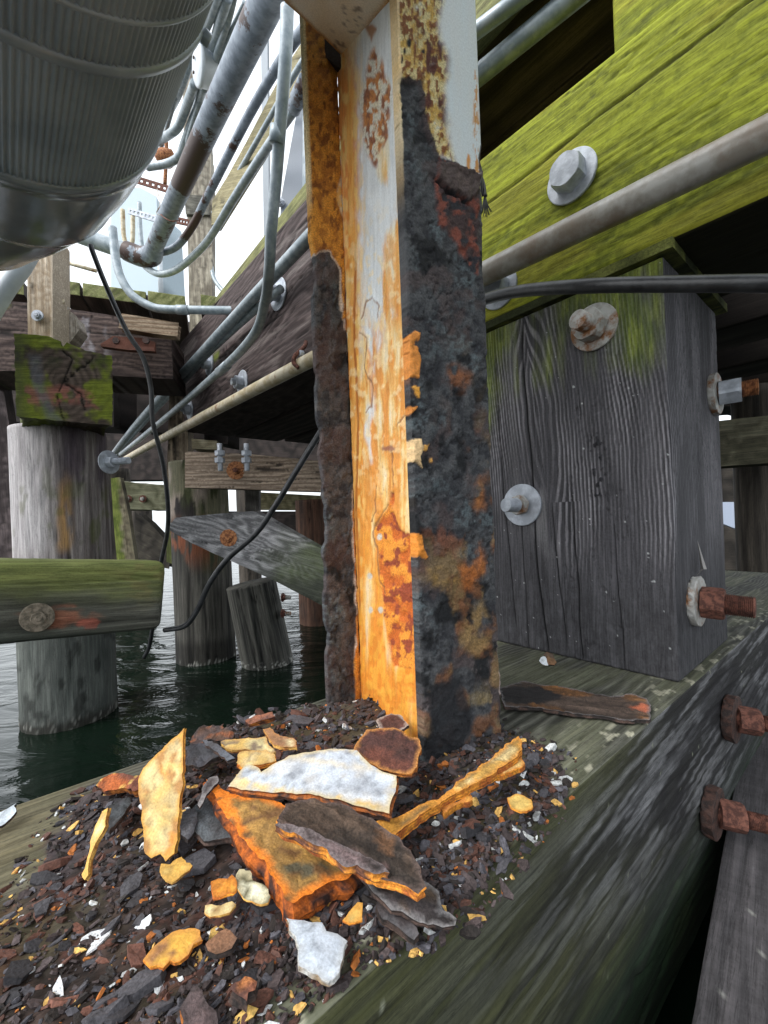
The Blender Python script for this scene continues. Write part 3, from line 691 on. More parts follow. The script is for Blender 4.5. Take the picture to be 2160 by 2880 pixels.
    # orange paint skin lapping over from the web
    for poly, cc in ((p6((780, 110), (830, 130), (900, 70), (940, 85), (940, 130), (880, 170), (935, 190), (930, 400), (870, 400), (860, 590), (930, 600), (880, 640), (780, 640)), (.66, .24, .04)), (p6((880, 455), (940, 470), (945, 540), (920, 540)), (.78, .36, .05)), (p6((780, 820), (935, 830), (945, 900), (930, 960), (955, 1030), (900, 990), (780, 980)), (.80, .55, .28)), (p6((950, 870), (995, 870), (985, 905), (950, 905)), (.75, .38, .08)), (p6((1000, 945), (1018, 948), (1016, 980), (1000, 978)), (.75, .38, .08)), (p6((780, 1470), (890, 1480), (950, 1500), (960, 1600), (985, 1650), (940, 1660), (925, 1640), (780, 1700)), (.72, .25, .03))):
        m = pm(x, y, poly, 1.8); hole = pm(x, y, p6((850, 470), (880, 455), (935, 560), (870, 575)), 2)+pm(x, y, p6((865, 395), (900, 385), (930, 440), (880, 450)), 2)+pm(x, y, p6((890, 150), (915, 130), (940, 160), (900, 180)), 2); m = m*(1-np.clip(hole, 0, 1))
        c = mix(c, np.asarray(cc)*(.8+.5*fbm(px*.1, py*.08, s=130))[:, None], m); h = h+m*.002; rg = rg*(1-m)+m*.45
    # wet black patch at the foot, pale torn rim
    ft = [(1205, 2200), (1205, 1930), (1290, 1900), (1320, 1980), (1330, 2050), (1270, 2140), (1240, 2190)]
    m = pm(x, y, ft, 10); c = mix(c, (.014, .015, .018), m*.9)
    c = mix(c, (.34, .24, .09), sm(.50, .70, fbm(px*.03, py*.02, s=131, o=5))*.7*sm(1900, 2000, y)*sm(1310, 1350, x)*.9)
    rim = sm(.0035, .0, ed)*(px > 1300)*sm(1750, 1950, py); c = mix(c, (.50, .40, .38), rim*sm(.45, .6, fbm(py*.03, px*.01, s=132)))
    # painted arris at the left edge
    e = sm(.0035, .0015, u)*(py < 900); c = mix(c, mix(CRM, YOR, fbm(py*.01, px*0, s=133)), e*sm(620, 300, py)); rg = rg*(1-e*.5)
    c = mix(c, (.05, .03, .02), e*sm(300, 620, py)*0)
    return c, h, rg
def webfn(px, py, u, z, W, ed):
    x, y = wob(px, py, 8, 5, .06, .014); xs, ys = wob(px, py, 22, 6, .02, .005)
    n = fbm(px*.06, py*.006, s=140, o=5); n2 = fbm(px*.12, py*.03, s=141, o=4); t = sm(350, 1500, py)
    # paint turned yellow then orange towards the foot, always along runs
    c = mix(CRM, YOR, np.clip(sm(.38, .68, n+.40*t-.12), 0, 1)); c = mix(c, ORG, np.clip(sm(.66, .84, n+.36*t), 0, 1)*.8)
    cr_ = fbm(px*.10, py*.018, s=155, o=4); c = mix(c, (.45, .20, .05), np.exp(-((cr_-.5)/.012)**2)*sm(.42, .55, fbm(px*.02, py*.008, s=156))*.75); h0 = -np.exp(-((cr_-.5)/.015)**2)*.0008
    core = p5((480, -900), (760, -900), (740, 0), (770, 500), (790, 1100), (800, 1500), (740, 1560), (700, 1700), (700, 1950), (740, 2212), (560, 2300), (520, 1700), (500, 1100), (470, 400), (560, 100))
    core2 = p6((560, -100), (720, -60), (700, 100), (650, 260), (625, 600), (640, 900), (600, 1000), (555, 800), (590, 500), (600, 250), (540, 60))
    w = np.maximum(pm(xs, ys, core, 14), pm(x, y, core2, 7))
    c = mix(c, mix(WHT, (.66, .69, .70), n2), w*sm(.30, .48, fbm(px*.035, py*.006, s=149, o=4)+.12*sm(1100, 500, py)))
    rg = .22+.1*n2; h = (n2-.5)*.0016+h0; c = mix(c, mix(YOR, ORG, sm(.4, .6, n2)), sm(1030, 988, px-.008*(py-200)+(n2-.5)*45)*sm(60, 260, py)*.9)
    # blistered diamond of rust
    dm = pm(xs, ys, p5((590, 420), (640, 350), (690, 480), (740, 620), (725, 850), (720, 920), (670, 1040), (640, 1150), (600, 1140), (560, 1040), (540, 850), (515, 680), (560, 560)), 8)
    bl = sm(.42, .52, fbm(px*.12, py*.06, s=142, o=4)+.08*sm(280, 440, py)); dc = mix((.50, .20, .06), (.26, .10, .05), sm(.45, .6, fbm(px*.12, py*.07, s=143)))
    k = dm*bl; c = mix(c, dc, k); c = mix(c, (.60, .48, .24), dm*(1-bl)*.4); h = h-k*.0012+dm*(fbm(px*.2, py*.15, s=144)-.5)*.0025; rg = rg+(.55)*dm
    # running streak in the corner
    g = px-(985+.010*(py-200)+3*np.sin(py*.012)); st = sm(13, 3, np.abs(g-2*np.sin(py*.03)))*sm(120, 330, py)*sm(.25, .5, fbm(px*.05, py*.006, s=145)+.2)
    c = mix(c, mix(ORG, YOR, fbm(px*.3, py*.01, s=146)), st*.95)
    dk = sm(5, 1.5, np.abs(g-5-3*fbm(py*.01, px*0, s=147)))*sm(650, 800, py); c = mix(c, (.34, .09, .012), dk*.8); h = h-dk*.001
    # long right-hand stain
    rs_ = pm(xs, ys, p5((780, 1480), (840, 1500), (860, 2300), (680, 2300), (720, 1900), (690, 1650)), 12); c = mix(c, (.72, .34, .08), rs_*sm(.3, .55, n2)*.8)
    q2 = fbm(px*.30, py*.016, s=157, o=3); q3 = fbm(px*.09, py*.05, s=158, o=4)
    c = mix(c, mix(ORG, (.74, .33, .04), sm(.4, .6, q3)), sm(1380, 1900, py+(n-.5)*700)*np.maximum(sm(.35, .55, q2*.5+q3*.5), sm(1550, 1850, py))*.85)
    c = mix(c, (.84, .66, .36), sm(.56, .68, q3)*sm(500, 800, py)*sm(1500, 1200, py)*.6); c = c*(.82+.36*q2)[:, None]; h = h+(q3-.5)*.0016
    # heavy orange-red patch low down
    lp = [*p6((615, 1450), (660, 1390), (720, 1300), (735, 1180), (760, 1190), (745, 1310), (790, 1450), (900, 1490), (960, 1560), (960, 2400), (750, 2400), (700, 2150), (660, 1800), (655, 1650))]
    m = pm(x, y, lp, 4); q = fbm(px*.045, py*.03, s=150, o=5); pc = mix((.50, .115, .014), (.72, .27, .03), sm(.42, .64, q)); pc = mix(pc, (.26, .05, .018), sm(.56, .66, fbm(px*.06, py*.05, s=151, o=4)))
    c = mix(c, pc, m); rg = rg*(1-m)+m*.75; h = h-m*.0012+m*(q-.5)*.005
    # cracks and curling edges of the skin
    for ln in (p6((720, 1280), (640, 1400), (610, 1470), (640, 1600), (660, 1800), (700, 1900)), p6((640, 1150), (620, 1250), (635, 1330), (600, 1400)), p6((770, 740), (850, 630), (860, 700)), p6((520, 100), (570, 130), (560, 330), (610, 470), (600, 600), (570, 640)), p5((530, 2200), (560, 2080), (610, 2060), (660, 2120), (650, 2200)), p6((750, 920), (760, 1150))):
        d = pdist(x, y, ln, False); a = sm(3.2, .8, d); c = mix(c, (.22, .09, .03), a*.8); h = h-a*.001+sm(14, 4, d)*.0007
    d = np.hypot((px-1092)/22, (py-1262)/9); a = sm(1.2, .6, d+(n2-.5)); c = mix(c, (.20, .06, .05), a*.8)
    for qx, qy in p6((655, 1500), (595, 2005), (665, 2005), (590, 1770)): c = mix(c, (.55, .50, .42), sm(9, 5, np.hypot(px-qx, (py-qy)*.8)))
    # stained collar below the bracket
    br = pm(x, y, p5((560, 180), (600, 170), (640, 190), (610, 290), (580, 240)), 4); c = mix(c, (.35, .14, .04), br*.9)
    e = sm(.006, .001, ed)*(px > 1100); c = mix(c, YOR, e*.6)
    return c, h, np.clip(rg, 0, 1)
def flangeL(px, py, u, z, W, ed):
    x, y = wob(px, py, 7, 8, .06, .03)
    c, h = darkrust(px, py, 160); c = mix(c, (.14, .125, .12), sm(.5, .7, fbm(px*.06, py*.05, s=161, o=4))*.45); c = mix(c, (.080, .045, .038), sm(.48, .62, fbm(px*.02, py*.01, s=162))*.5)
    rg = np.full(len(px), .9)
    # upper orange part
    up = [(700, -800), (1100, -800), (1100, 2400), (1006, 2300), *p6((480, 2400), (500, 2000), (485, 1750), (470, 1450), (480, 1100), (490, 900), (475, 600), (445, 200), (420, 0)), *p5((400, 2212), (385, 2000), (385, 1860), (360, 1830), (320, 1740), (265, 1720), (215, 1760), (180, 1720), (100, 1650))]
    m = pm(x, y, up, 2.2)
    n = fbm(px*.07, py*.05, s=163, o=5)
    oc = mix((.42, .17, .03), (.66, .30, .045), sm(.35, .6, n)); oc = mix(oc, (.22, .08, .02), sm(.56, .68, fbm(px*.10, py*.05, s=164, o=4))*.9)
    # cream strip next to the web
    cr = pm(x, y, [*p5((390, -2000), (385, 400), (410, 560), (395, 800), (440, 1050), (395, 1200), (360, 1380), (420, 1560), (440, 1700), (440, 1900), (450, 2212)), *p6((470, 300), (500, 900), (490, 1500), (520, 2100), (540, 2600)), (1200, 2300), (1200, -800)], 4)
    oc = mix(oc, mix(CRM, YOR, sm(.35, .6, n)), cr)
    lft = sm(.006, .003, u)*sm(620, 500, py); oc = mix(oc, (.78, .62, .34), lft)
    st = sm(8, 2, np.abs(px-984-.010*(py-200)))*sm(150, 300, py); oc = mix(oc, ORG, st*.7)
    c = mix(c, oc, m); h = h*(1-m)+m*(.002+(n-.5)*.003*(1-cr)); rg = rg*(1-m)+m*(.8-.5*cr)
    d = pdist(x, y, up); rim = (1-m)*sm(6, 1, d); c = mix(c, (.62, .52, .44), rim*sm(.4, .55, fbm(py*.02, px*.02, s=166)))
    return c, h, rg
colroot = empty('steel_column', tuple((COLA+COLC)/2), 'tall flaking rusted steel column, orange and white paint over black scale, in the middle', 'column')
nF = unit(np.array([(COLB-COLA)[1], -(COLB-COLA)[0], 0])); nW = unit(np.array([(COLC-COLA)[1], -(COLC-COLA)[0], 0]))
if np.dot(nW, COLA-np.array([0, 0, ZC])) > 0: nW = -nW
if np.dot(nF, COLA-np.array([0, 0, ZC])) > 0: nF = -nF
zt = 2.05
def rag(z, a, s): return np.clip((fbm(z*22, z*0, s=s, o=5)-.42)*a*3, 0, a)
plate('front_flange', COLA, COLB, .70, zt, .011, nF, flangeR, colroot, step=.00165, e1=lambda z: rag(z, .003, 7)*sm(1.4, 1.3, z))
plate('web', COLC, COLA+unit(COLC-COLA)*.011, .70, zt, .009, nW, webfn, colroot, step=.0017)
nL = nF
plate('rear_flange', COLD+unit(COLD-COLC)*.002, COLC, .70, zt, .010, nL, flangeL, colroot, step=.0017, e0=lambda z: rag(z, .009, 3)*sm(1.50, 1.45, z)+.0015*fbm(z*60, z*0, s=2))
# bracket welded across the top
def brk(G, ed, px, py):
    n = fbm(px*.03, py*.03, s=170, o=4); c = mix((.82, .77, .66), (.76, .64, .44), n); e = sm(.012, .0, ed+(n-.5)*.008)
    c = mix(c, mix((.62, .34, .08), (.40, .17, .04), n), e); c = mix(c, (.10, .08, .07), sm(.68, .72, fbm(px*.09, py*.09, s=171, o=3))*sm(60, 20, np.abs(px-(985-.55*(py-50))))*.7)
    return c, (n-.5)*.001, .35+.4*e
gn = unit(np.array([-.75, -1.0, .0]))
_c, _w, _l = at(975, 168, .525), at(1100, 0, .385), at(800, 12, .455); gp = _c; gn = unit(np.cross(_w-_c, _l-_c)); gn = gn if gn[1] < 0 else -gn
pslab('bracket_plate', [(700, -160), (760, -60), (803, 8), (850, 50), (885, 82), (930, 125), (962, 158), (985, 172), (1003, 150), (1040, 90), (1098, 0), (1120, -160)], gp, gn, .012, brk, res=.005, mat=CRUST, parent=colroot, ejit=.0003, edge=lambda V, t, rs: np.tile((.45, .22, .05), (len(V), 1)))
def blk(G, ed, px, py): return np.tile((.03, .018, .012), (len(px), 1)), fbm(px*.1, py*.1, s=2)*.002, .9
pslab('bracket_slot_shade', [(866, 66), (976, 158), (980, 182), (966, 196), (948, 190), (872, 122)], at(920, 130, .525), np.array([-.3, -1, 0]), .01, blk, res=.006, mat=CRUST, parent=colroot)  # dark slab standing in for the shaded slot under the bracket

# ============================================================ fallen scale and flakes
def p1(*a): return [(.5425*x, 2000+.5425*y) for x, y in a]
def p2(*a): return [(500+.6028*x, 1900+.6028*y) for x, y in a]
def p9(*a): return [(1300+.5184*x, 1800+.5184*y) for x, y in a]
def flakefn(base, second, amt=.45, sc=40, edgec=None, ew=.004, spots=None, seed=0, rel=.002, rg=.6, strip=None, strat=0):
    def fn(G, ed, px, py):
        x, y = G[:, 0], G[:, 1]
        n = fbm(x*sc, y*sc, s=seed, o=5); n2 = fbm(x*sc*4, y*sc*4, s=seed+1, o=3)
        c = mix(base, second, sm(.62-amt*.4, .78-amt*.4, n)); c = c*(.72+.56*n2[:, None])*(1-.35*sm(.62, .70, fbm(x*sc*16, y*sc*16, s=seed+5, o=2)))[:, None]
        if strat:
            q = fbm(x*14, y*170, s=seed+7, o=4); c = c*(.55+.95*sm(.3, .7, q)[:, None]); n = n*.5+q*.5*strat
        gr_ = sm(.56, .70, fbm(x*sc*1.7, y*sc*1.7, s=seed+9, o=5)); c = mix(c, c*.45+c3(.02, .013, .01), gr_*.55)
        if strip is not None:
            for poly, cc in strip: c = mix(c, np.asarray(cc)*(.7+.6*n2[:, None]), pm(px+(n-.5)*22, py+(n2-.5)*14, poly, 3))
        if edgec is not None: c = mix(c, edgec, sm(ew, ew*.3, ed+(n-.5)*ew))
        if spots is not None: c = mix(c, spots, sm(.66, .72, fbm(x*sc*3.2, y*sc*3.2, s=seed+2, o=2)))
        return c, (n-.5)*rel*2+(n2-.5)*rel*.7, rg
    return fn
def edgefn(a, b): 
    def f(V, t, rs):
        k = fbm(V[:, 0]*160, V[:, 1]*160, V[:, 2]*160, o=3, s=3); return mix(a, b, sm(.4, .6, k+.12*(t-.5)))
    return f
def lay(pix, dz, tilt=(0, 0), thick=.004, anchor=None):
    cx = np.mean([p[0] for p in pix]); cy = np.mean([p[1] for p in pix]); a = anchor or (cx, cy)
    p0 = onz(a[0], a[1], ZT+dz); n = unit(np.array([tilt[0], tilt[1], 1.0])); return p0, n
def flake(name, pix, dz, tilt, thick, fn, edge, label, seed=0, parent=None, ejit=.0010, res=.0042, bow=0, anchor=None, cat='flake', tier=3, up=None, group=None, esub=None, gp=None):
    p0, n = lay(pix, dz, tilt, thick, anchor)
    if up is not None: n = unit(np.asarray(up, float))
    o = pslab(name, pix, p0, n, thick, fn, mat=CHIP, parent=parent, res=res, edge=edge, ejit=ejit, seed=seed, smooth=False, bow=bow, tier=tier+2, esub=esub or .0028, grain=(onz(*gp[1], ZT)-onz(*gp[0], ZT)) if gp else None)
    if label: tag(o, label, cat, group)
    return o
ORE = edgefn((.40, .13, .02), (.06, .022, .014)); YEE = edgefn((.68, .40, .10), (.30, .12, .03)); DKE = edgefn((.02, .016, .015), (.08, .05, .04)); ORY = edgefn((.72, .28, .03), (.40, .11, .02)); WHE = edgefn((.5, .5, .48), (.28, .2, .12))
YELF = lambda s: flakefn((.70, .53, .24), (.58, .36, .11), .5, 34, (.55, .27, .05), .003, (.35, .16, .05), s)
# big yellow angle lump
flake('rust_slab', p2((125, 470), (240, 545), (330, 560), (480, 600), (620, 700), (860, 845), (845, 905), (760, 950), (640, 1000), (535, 1062), (500, 1035), (425, 905), (320, 775), (215, 640)), .030, (.10, -.10), .020,
      flakefn((.52, .29, .075), (.30, .17, .05), .55, 30, (.80, .22, .02), .0075, (.16, .08, .03), 1, rel=.003, strip=[(p2((470, 900), (560, 870), (700, 880), (740, 900), (640, 940), (500, 935)), (.10, .085, .05)), (p2((560, 500), (900, 640), (760, 760), (480, 690), (470, 620)), (.09, .06, .035)), (p2((160, 500), (240, 560), (320, 740), (430, 890), (540, 1060), (480, 1010), (330, 790), (200, 640)), (.78, .24, .025))]),
      edgefn((.46, .11, .012), (.04, .016, .012)), 'thick wedge of layered orange rust with a sharp corner pointing forward', 11, ejit=.001, tier=5, cat='rust slab')
# white sheet
flake('paint_flake', p2((235, 515), (260, 480), (320, 412), (350, 420), (378, 432), (388, 450), (430, 425), (520, 375), (640, 350), (760, 340), (835, 352), (880, 395), (935, 440), (1022, 462), (1015, 540), (992, 610), (988, 645), (880, 620), (760, 585), (600, 553), (420, 540), (300, 530)), .050, (-.02, -.22), .008,
      flakefn((.52, .57, .64), (.58, .60, .62), .3, 30, (.55, .46, .28), .003, (.46, .46, .46), 2, rel=.001, rg=.4, strip=[(p2((235, 515), (300, 480), (420, 510), (560, 540), (420, 545), (300, 530)), (.66, .52, .26)), (p2((480, 380), (600, 385), (1010, 440), (1010, 460), (560, 400)), (.56, .52, .44)), (p2((560, 530), (800, 575), (985, 610), (985, 645), (800, 600)), (.60, .42, .16))]),
      edgefn((.34, .10, .02), (.05, .03, .025)), 'largest white painted flake lying in front of the column foot', 12, res=.005, ejit=.0005, tier=5)
flake('rust_flake', p2((825, 350), (850, 290), (880, 255), (940, 240), (1050, 262), (1125, 300), (1133, 340), (1120, 430), (1085, 450), (1050, 455), (960, 440), (880, 400)), .053, (-.05, -.16), .004,
      flakefn((.13, .045, .03), (.07, .03, .025), .5, 60, (.50, .22, .06), .0035, None, 3, rel=.003, rg=.9), ORE, 'round maroon rust flake leaning against the foot of the column', 13)
flake('rust_flake', p2((925, 215), (990, 172), (1050, 190), (1080, 235), (1010, 272), (960, 262)), .048, (.1, -.2), .003, flakefn((.09, .04, .032), (.12, .05, .04), .5, 60, (.4, .34, .3), .0012, None, 4, rel=.002, rg=.9), DKE, 'thin brown curl right against the orange web at the column foot', 14)
# dark plank-like plates on the wedge
bark = flake('rust_plate', p2((455, 690), (500, 600), (560, 578), (640, 580), (790, 618), (905, 665), (1000, 740), (1090, 810), (1130, 900), (1155, 985), (1120, 1005), (1020, 965), (850, 905), (740, 850), (620, 775), (520, 730)), .052, (.10, -.06), .007,
      flakefn((.040, .030, .024), (.075, .05, .035), .5, 38, (.10, .07, .06), .003, None, 5, rel=.0035, rg=.9, strat=1, strip=[(p2((455, 690), (470, 680), (620, 740), (980, 890), (985, 920), (850, 905), (620, 775)), (.11, .07, .065)), (p2((900, 640), (1010, 760), (1000, 850), (950, 830)), (.12, .06, .03))]),
      edgefn((.70, .26, .03), (.30, .08, .02)), 'dark brown bark-like rust plate lying across the orange wedge', 15, gp=p2((470, 600), (1100, 900)), ejit=.001, tier=4, cat='rust plate')
o_r = flake('ridge', p2((452, 694), (466, 674), (530, 692), (640, 738), (760, 785), (880, 838), (975, 888), (990, 920), (940, 925), (850, 905), (740, 850), (620, 775), (520, 730)), .057, (.10, -.12), .006,
      flakefn((.12, .085, .085), (.05, .038, .036), .5, 38, (.16, .13, .13), .002, None, 51, rel=.003, rg=.9, strat=1.3), edgefn((.70, .26, .03), (.12, .05, .03)), None, 51, gp=p2((470, 690), (960, 900)), ejit=.001, tier=4)
o_r.parent = bark
flake('rust_plate', p2((850, 925), (880, 930), (980, 960), (1080, 980), (1150, 960), (1215, 1010), (1245, 1090), (1302, 1130), (1300, 1165), (1170, 1158), (1090, 1125), (1000, 1080), (930, 1030)), .022, (.15, -.25), .004,
      flakefn((.055, .045, .045), (.11, .075, .05), .5, 60, (.20, .19, .19), .002, None, 6, rel=.003, rg=.85, strat=1), DKE, 'grey layered scale plate at the near edge of the cap timber', 16, cat='rust plate')
flake('rust_plate', p2((930, 1060), (980, 1050), (1050, 1120), (1120, 1210), (1100, 1225), (1030, 1180), (960, 1130)), .014, (.1, -.1), .005, flakefn((.10, .095, .10), (.05, .04, .04), .5, 60, None, .002, None, 7, rel=.003), DKE, 'narrow ash grey scale strip hanging by the timber edge', 17, cat='rust plate')
# yellow sticks at the right
flake('rust_stick', p2((985, 745), (905, 690), (925, 680), (1020, 655), (1180, 580), (1275, 520), (1420, 410), (1590, 283), (1606, 305), (1608, 350), (1560, 400), (1440, 470), (1300, 545), (1190, 610), (1080, 690), (1010, 752)), .036, (.0, -.1), .008,
      flakefn((.62, .47, .22), (.44, .25, .06), .55, 34, (.60, .25, .04), .003, None, 8, rel=.0035, rg=.7, strat=1, strip=[(p2((905, 690), (1180, 575), (1290, 540), (1190, 610), (1010, 752)), (.42, .20, .03)), (p2((1000, 700), (1160, 600), (1190, 610), (1030, 700)), (.18, .11, .04))]),
      ORY, 'long splintered yellow rust stick on the right of the heap', 18, gp=p2((920, 700), (1590, 300)), ejit=.0011, tier=4, cat='rust stick')
flake('rust_stick', p2((1480, 462), (1545, 400), (1605, 382), (1614, 410), (1560, 450), (1500, 470)), .034, (.0, -.1), .006, flakefn((.66, .48, .18), (.50, .27, .06), .5, 50, (.5, .2, .04), .002, None, 9, rel=.002), ORY, 'short yellow chip just under the tip of the long yellow stick', 19, cat='rust stick')
flake('rust_stick', p2((1235, 618), (1280, 590), (1365, 548), (1368, 575), (1290, 610), (1240, 640)), .028, (.0, -.1), .006, flakefn((.60, .30, .06), (.35, .12, .03), .5, 50, (.5, .2, .04), .002, None, 10, rel=.002), ORY, 'short orange chip under the middle of the long yellow stick', 20, cat='rust stick')
# tall standing yellow flake
flake('rust_flake', [(517, 2047), (500, 2068), (455, 2108), (420, 2140), (400, 2160), (391, 2195), (391, 2232), (398, 2290), (402, 2330), (408, 2400), (425, 2413), (450, 2402), (467, 2424), (490, 2400), (497, 2350), (505, 2290), (511, 2180)], 0.02, (0, 0), .0045,
      flakefn((.70, .54, .26), (.62, .40, .12), .5, 30, (.60, .30, .05), .0022, (.40, .2, .06), 21, rel=.0016, rg=.45, strip=[(p1((880, 130), (800, 220), (830, 330), (860, 360), (840, 240)), (.55, .26, .06)), (p1((890, 560), (930, 600), (915, 740), (850, 780)), (.62, .26, .05)), (p1((750, 740), (855, 738), (860, 780), (770, 780)), (.14, .12, .12))]),
      edgefn((.68, .36, .06), (.40, .16, .03)), 'tall pale yellow flake standing upright at the left of the heap', 21, anchor=(445, 2400), up=(-.12, -1, .55), ejit=.0006, tier=2)
flake('paint_flake', p2((512, 1120), (560, 1140), (608, 1153), (650, 1148), (672, 1150), (695, 1188), (745, 1200), (792, 1228), (775, 1280), (745, 1370), (700, 1405), (660, 1375), (600, 1360), (570, 1340), (565, 1290), (545, 1215)), .020, (.08, -.06), .0035,
      flakefn((.54, .60, .68), (.50, .54, .60), .3, 30, (.42, .44, .46), .0015, (.46, .50, .54), 22, rel=.0008, rg=.4), WHE, 'white painted flake with a pointed top lying near the timber edge', 22, bow=-.004)
flake('rust_flake', p1((745, 1285), (790, 1240), (835, 1190), (885, 1140), (930, 1122), (985, 1122), (1030, 1145), (1052, 1185), (1005, 1215), (985, 1265), (935, 1298), (880, 1300), (845, 1330), (790, 1310)), .016, (.06, -.12), .0022,
      flakefn((.78, .56, .18), (.66, .36, .06), .45, 36, (.55, .25, .05), .0022, (.25, .12, .05), 23, rel=.0012, rg=.4), ORY, 'oval golden yellow flake lying flat in the lower left', 23)
flake('rust_flake', p1((1218, 870), (1238, 815), (1265, 808), (1300, 822), (1325, 870), (1370, 915), (1397, 968), (1385, 992), (1330, 985), (1265, 965), (1240, 920)), .022, (.05, -.1), .0018, flakefn((.74, .72, .52), (.68, .62, .40), .4, 60, (.45, .40, .25), .0015, (.12, .11, .06), 24, rel=.001, rg=.5), YEE, 'speckled cream flake left of the orange wedge', 24)
flake('rust_flake', p1((1080, 905), (1095, 885), (1130, 880), (1175, 885), (1205, 855), (1222, 870), (1232, 925), (1215, 948), (1170, 955), (1140, 965), (1105, 968), (1090, 945)), .024, (.1, -.1), .0022, flakefn((.76, .38, .06), (.62, .24, .03), .45, 60, (.45, .15, .02), .0015, None, 25, rel=.0015, rg=.5), ORY, 'bright orange flake touching the speckled cream one', 25)
flake('rust_flake', p1((1065, 1040), (1072, 1005), (1120, 998), (1200, 995), (1212, 1012), (1185, 1040), (1140, 1055), (1090, 1062)), .020, (.05, -.05), .0018, flakefn((.76, .66, .38), (.72, .58, .28), .4, 60, (.6, .45, .2), .001, (.25, .15, .06), 26, rel=.0008, rg=.4), YEE, 'smooth buff flake just below the bright orange flake', 26)
flake('rust_flake', p2((768, 1140), (800, 1105), (845, 1068), (860, 1072), (866, 1140), (850, 1155), (800, 1152)), .022, (.05, -.1), .0018, flakefn((.76, .52, .16), (.70, .42, .1), .4, 60, (.6, .3, .06), .001, None, 27, rel=.0008, rg=.4), ORY, 'small yellow triangle flake beyond the pointed white flake', 27)
flake('rust_flake', p2((1540, 570), (1590, 555), (1650, 572), (1662, 590), (1650, 620), (1595, 630), (1558, 610)), .022, (.05, -.1), .0018, flakefn((.78, .54, .16), (.72, .42, .1), .4, 60, (.6, .3, .06), .001, None, 28, rel=.0008, rg=.4), ORY, 'yellow flake among grey chips right of the long stick', 28)
flake('rust_flake', p1((560, 505), (535, 520), (500, 595), (480, 650), (470, 700), (440, 790), (420, 850), (438, 872), (455, 850), (475, 760), (495, 680), (535, 600)), .030, (.0, 0), .0035, flakefn((.74, .56, .26), (.52, .28, .06), .5, 50, (.6, .35, .08), .001, None, 29, rel=.0015, rg=.5), YEE, 'thin curved yellow stick standing on its edge at the left', 29, anchor=(238, 2450), up=(-.5, -1, 1.0), cat='rust stick')
flake('rust_flake', p1((838, 790), (880, 800), (940, 755), (955, 795), (995, 803), (960, 835), (890, 887), (865, 870), (842, 840)), .022, (.0, -.1), .0018, flakefn((.66, .50, .18), (.60, .36, .08), .4, 60, (.5, .28, .06), .001, None, 30, rel=.001, rg=.5), YEE, 'ochre flake at the foot of the tall standing flake', 30)
flake('rust_lump', p1((1060, 450), (1120, 480), (1150, 540), (1198, 580), (1206, 655), (1130, 665), (1060, 662), (1015, 612), (1030, 540), (1000, 500)), .028, (.1, -.15), .006, flakefn((.085, .095, .105), (.05, .055, .06), .5, 60, (.07, .075, .08), .002, None, 31, rel=.003, rg=.8), DKE, 'slate grey lump between the tall flake and the orange wedge', 31, cat='rust lump')
flake('rust_lump', p1((985, 160), (1010, 110), (1060, 75), (1120, 70), (1180, 82), (1212, 118), (1200, 150), (1150, 160), (1080, 158), (1000, 190)), .036, (.0, -.35), .008, flakefn((.07, .05, .048), (.11, .06, .04), .5, 60, (.05, .04, .04), .002, (.2, .07, .03), 32, rel=.005, rg=.9), DKE, 'purple brown rust lump on the far left rim of the heap', 32, cat='rust lump')
flake('rust_lump', p1((962, 190), (1040, 160), (1100, 165), (1150, 215), (1135, 240), (1030, 290), (970, 280)), .032, (-.1, -.3), .005, flakefn((.045, .045, .055), (.03, .03, .035), .5, 60, None, .002, None, 33, rel=.003, rg=.6), DKE, 'black flaky lump just below the purple brown one', 33, cat='rust lump')
flake('rust_flake', p1((1050, 150), (1075, 145), (1200, 215), (1215, 245), (1180, 250), (1060, 175)), .050, (-.1, -.3), .004, flakefn((.10, .11, .13), (.07, .07, .08), .5, 60, None, .002, None, 34, rel=.002, rg=.6), DKE, 'narrow blue grey splinter across the black lump', 34)
flake('rust_flake', p1((1150, 155), (1200, 148), (1290, 138), (1375, 135), (1400, 170), (1420, 215), (1330, 205), (1260, 195), (1200, 205), (1165, 190)), .043, (-.05, -.2), .004, flakefn((.68, .58, .30), (.60, .40, .12), .4, 50, (.5, .3, .1), .0015, (.2, .15, .1), 35, rel=.001, rg=.5), YEE, 'cream board-like flake behind the largest white flake', 35)
flake('rust_flake', p1((1245, 215), (1270, 205), (1380, 208), (1425, 225), (1430, 258), (1350, 272), (1262, 292), (1225, 270)), .045, (-.05, -.2), .005, flakefn((.72, .58, .32), (.62, .42, .14), .4, 50, (.5, .3, .1), .0015, None, 36, rel=.001, rg=.5), ORY, 'thick cream chip touching the back of the largest white flake', 36)
flake('rust_flake', p1((1360, 95), (1400, 85), (1450, 130), (1540, 150), (1542, 190), (1440, 182), (1380, 130)), .046, (-.05, -.15), .0035, flakefn((.64, .55, .32), (.30, .16, .08), .5, 50, (.4, .2, .08), .0015, None, 37, rel=.002, rg=.5), YEE, 'broken cream and brown chip halfway to the column foot', 37)
flake('rust_lump', p1((492, 385), (520, 350), (575, 322), (640, 320), (722, 335), (722, 412), (640, 400), (560, 405), (505, 400)), .024, (-.05, -.4), .007, flakefn((.42, .11, .03), (.15, .05, .03), .5, 60, None, .002, (.6, .4, .1), 38, rel=.003, rg=.9), ORE, 'red orange lump behind the tall standing flake', 38, cat='rust lump')
flake('paint_flake', p1((-60, 560), (0, 528), (40, 508), (78, 474), (84, 520), (60, 555), (30, 585), (-60, 625)), .012, (.3, -.5), .004, flakefn((.52, .58, .64), (.45, .5, .54), .4, 50, None, .002, None, 39, rel=.001, rg=.4), DKE, 'white flake at the far left edge of the timber', 39)
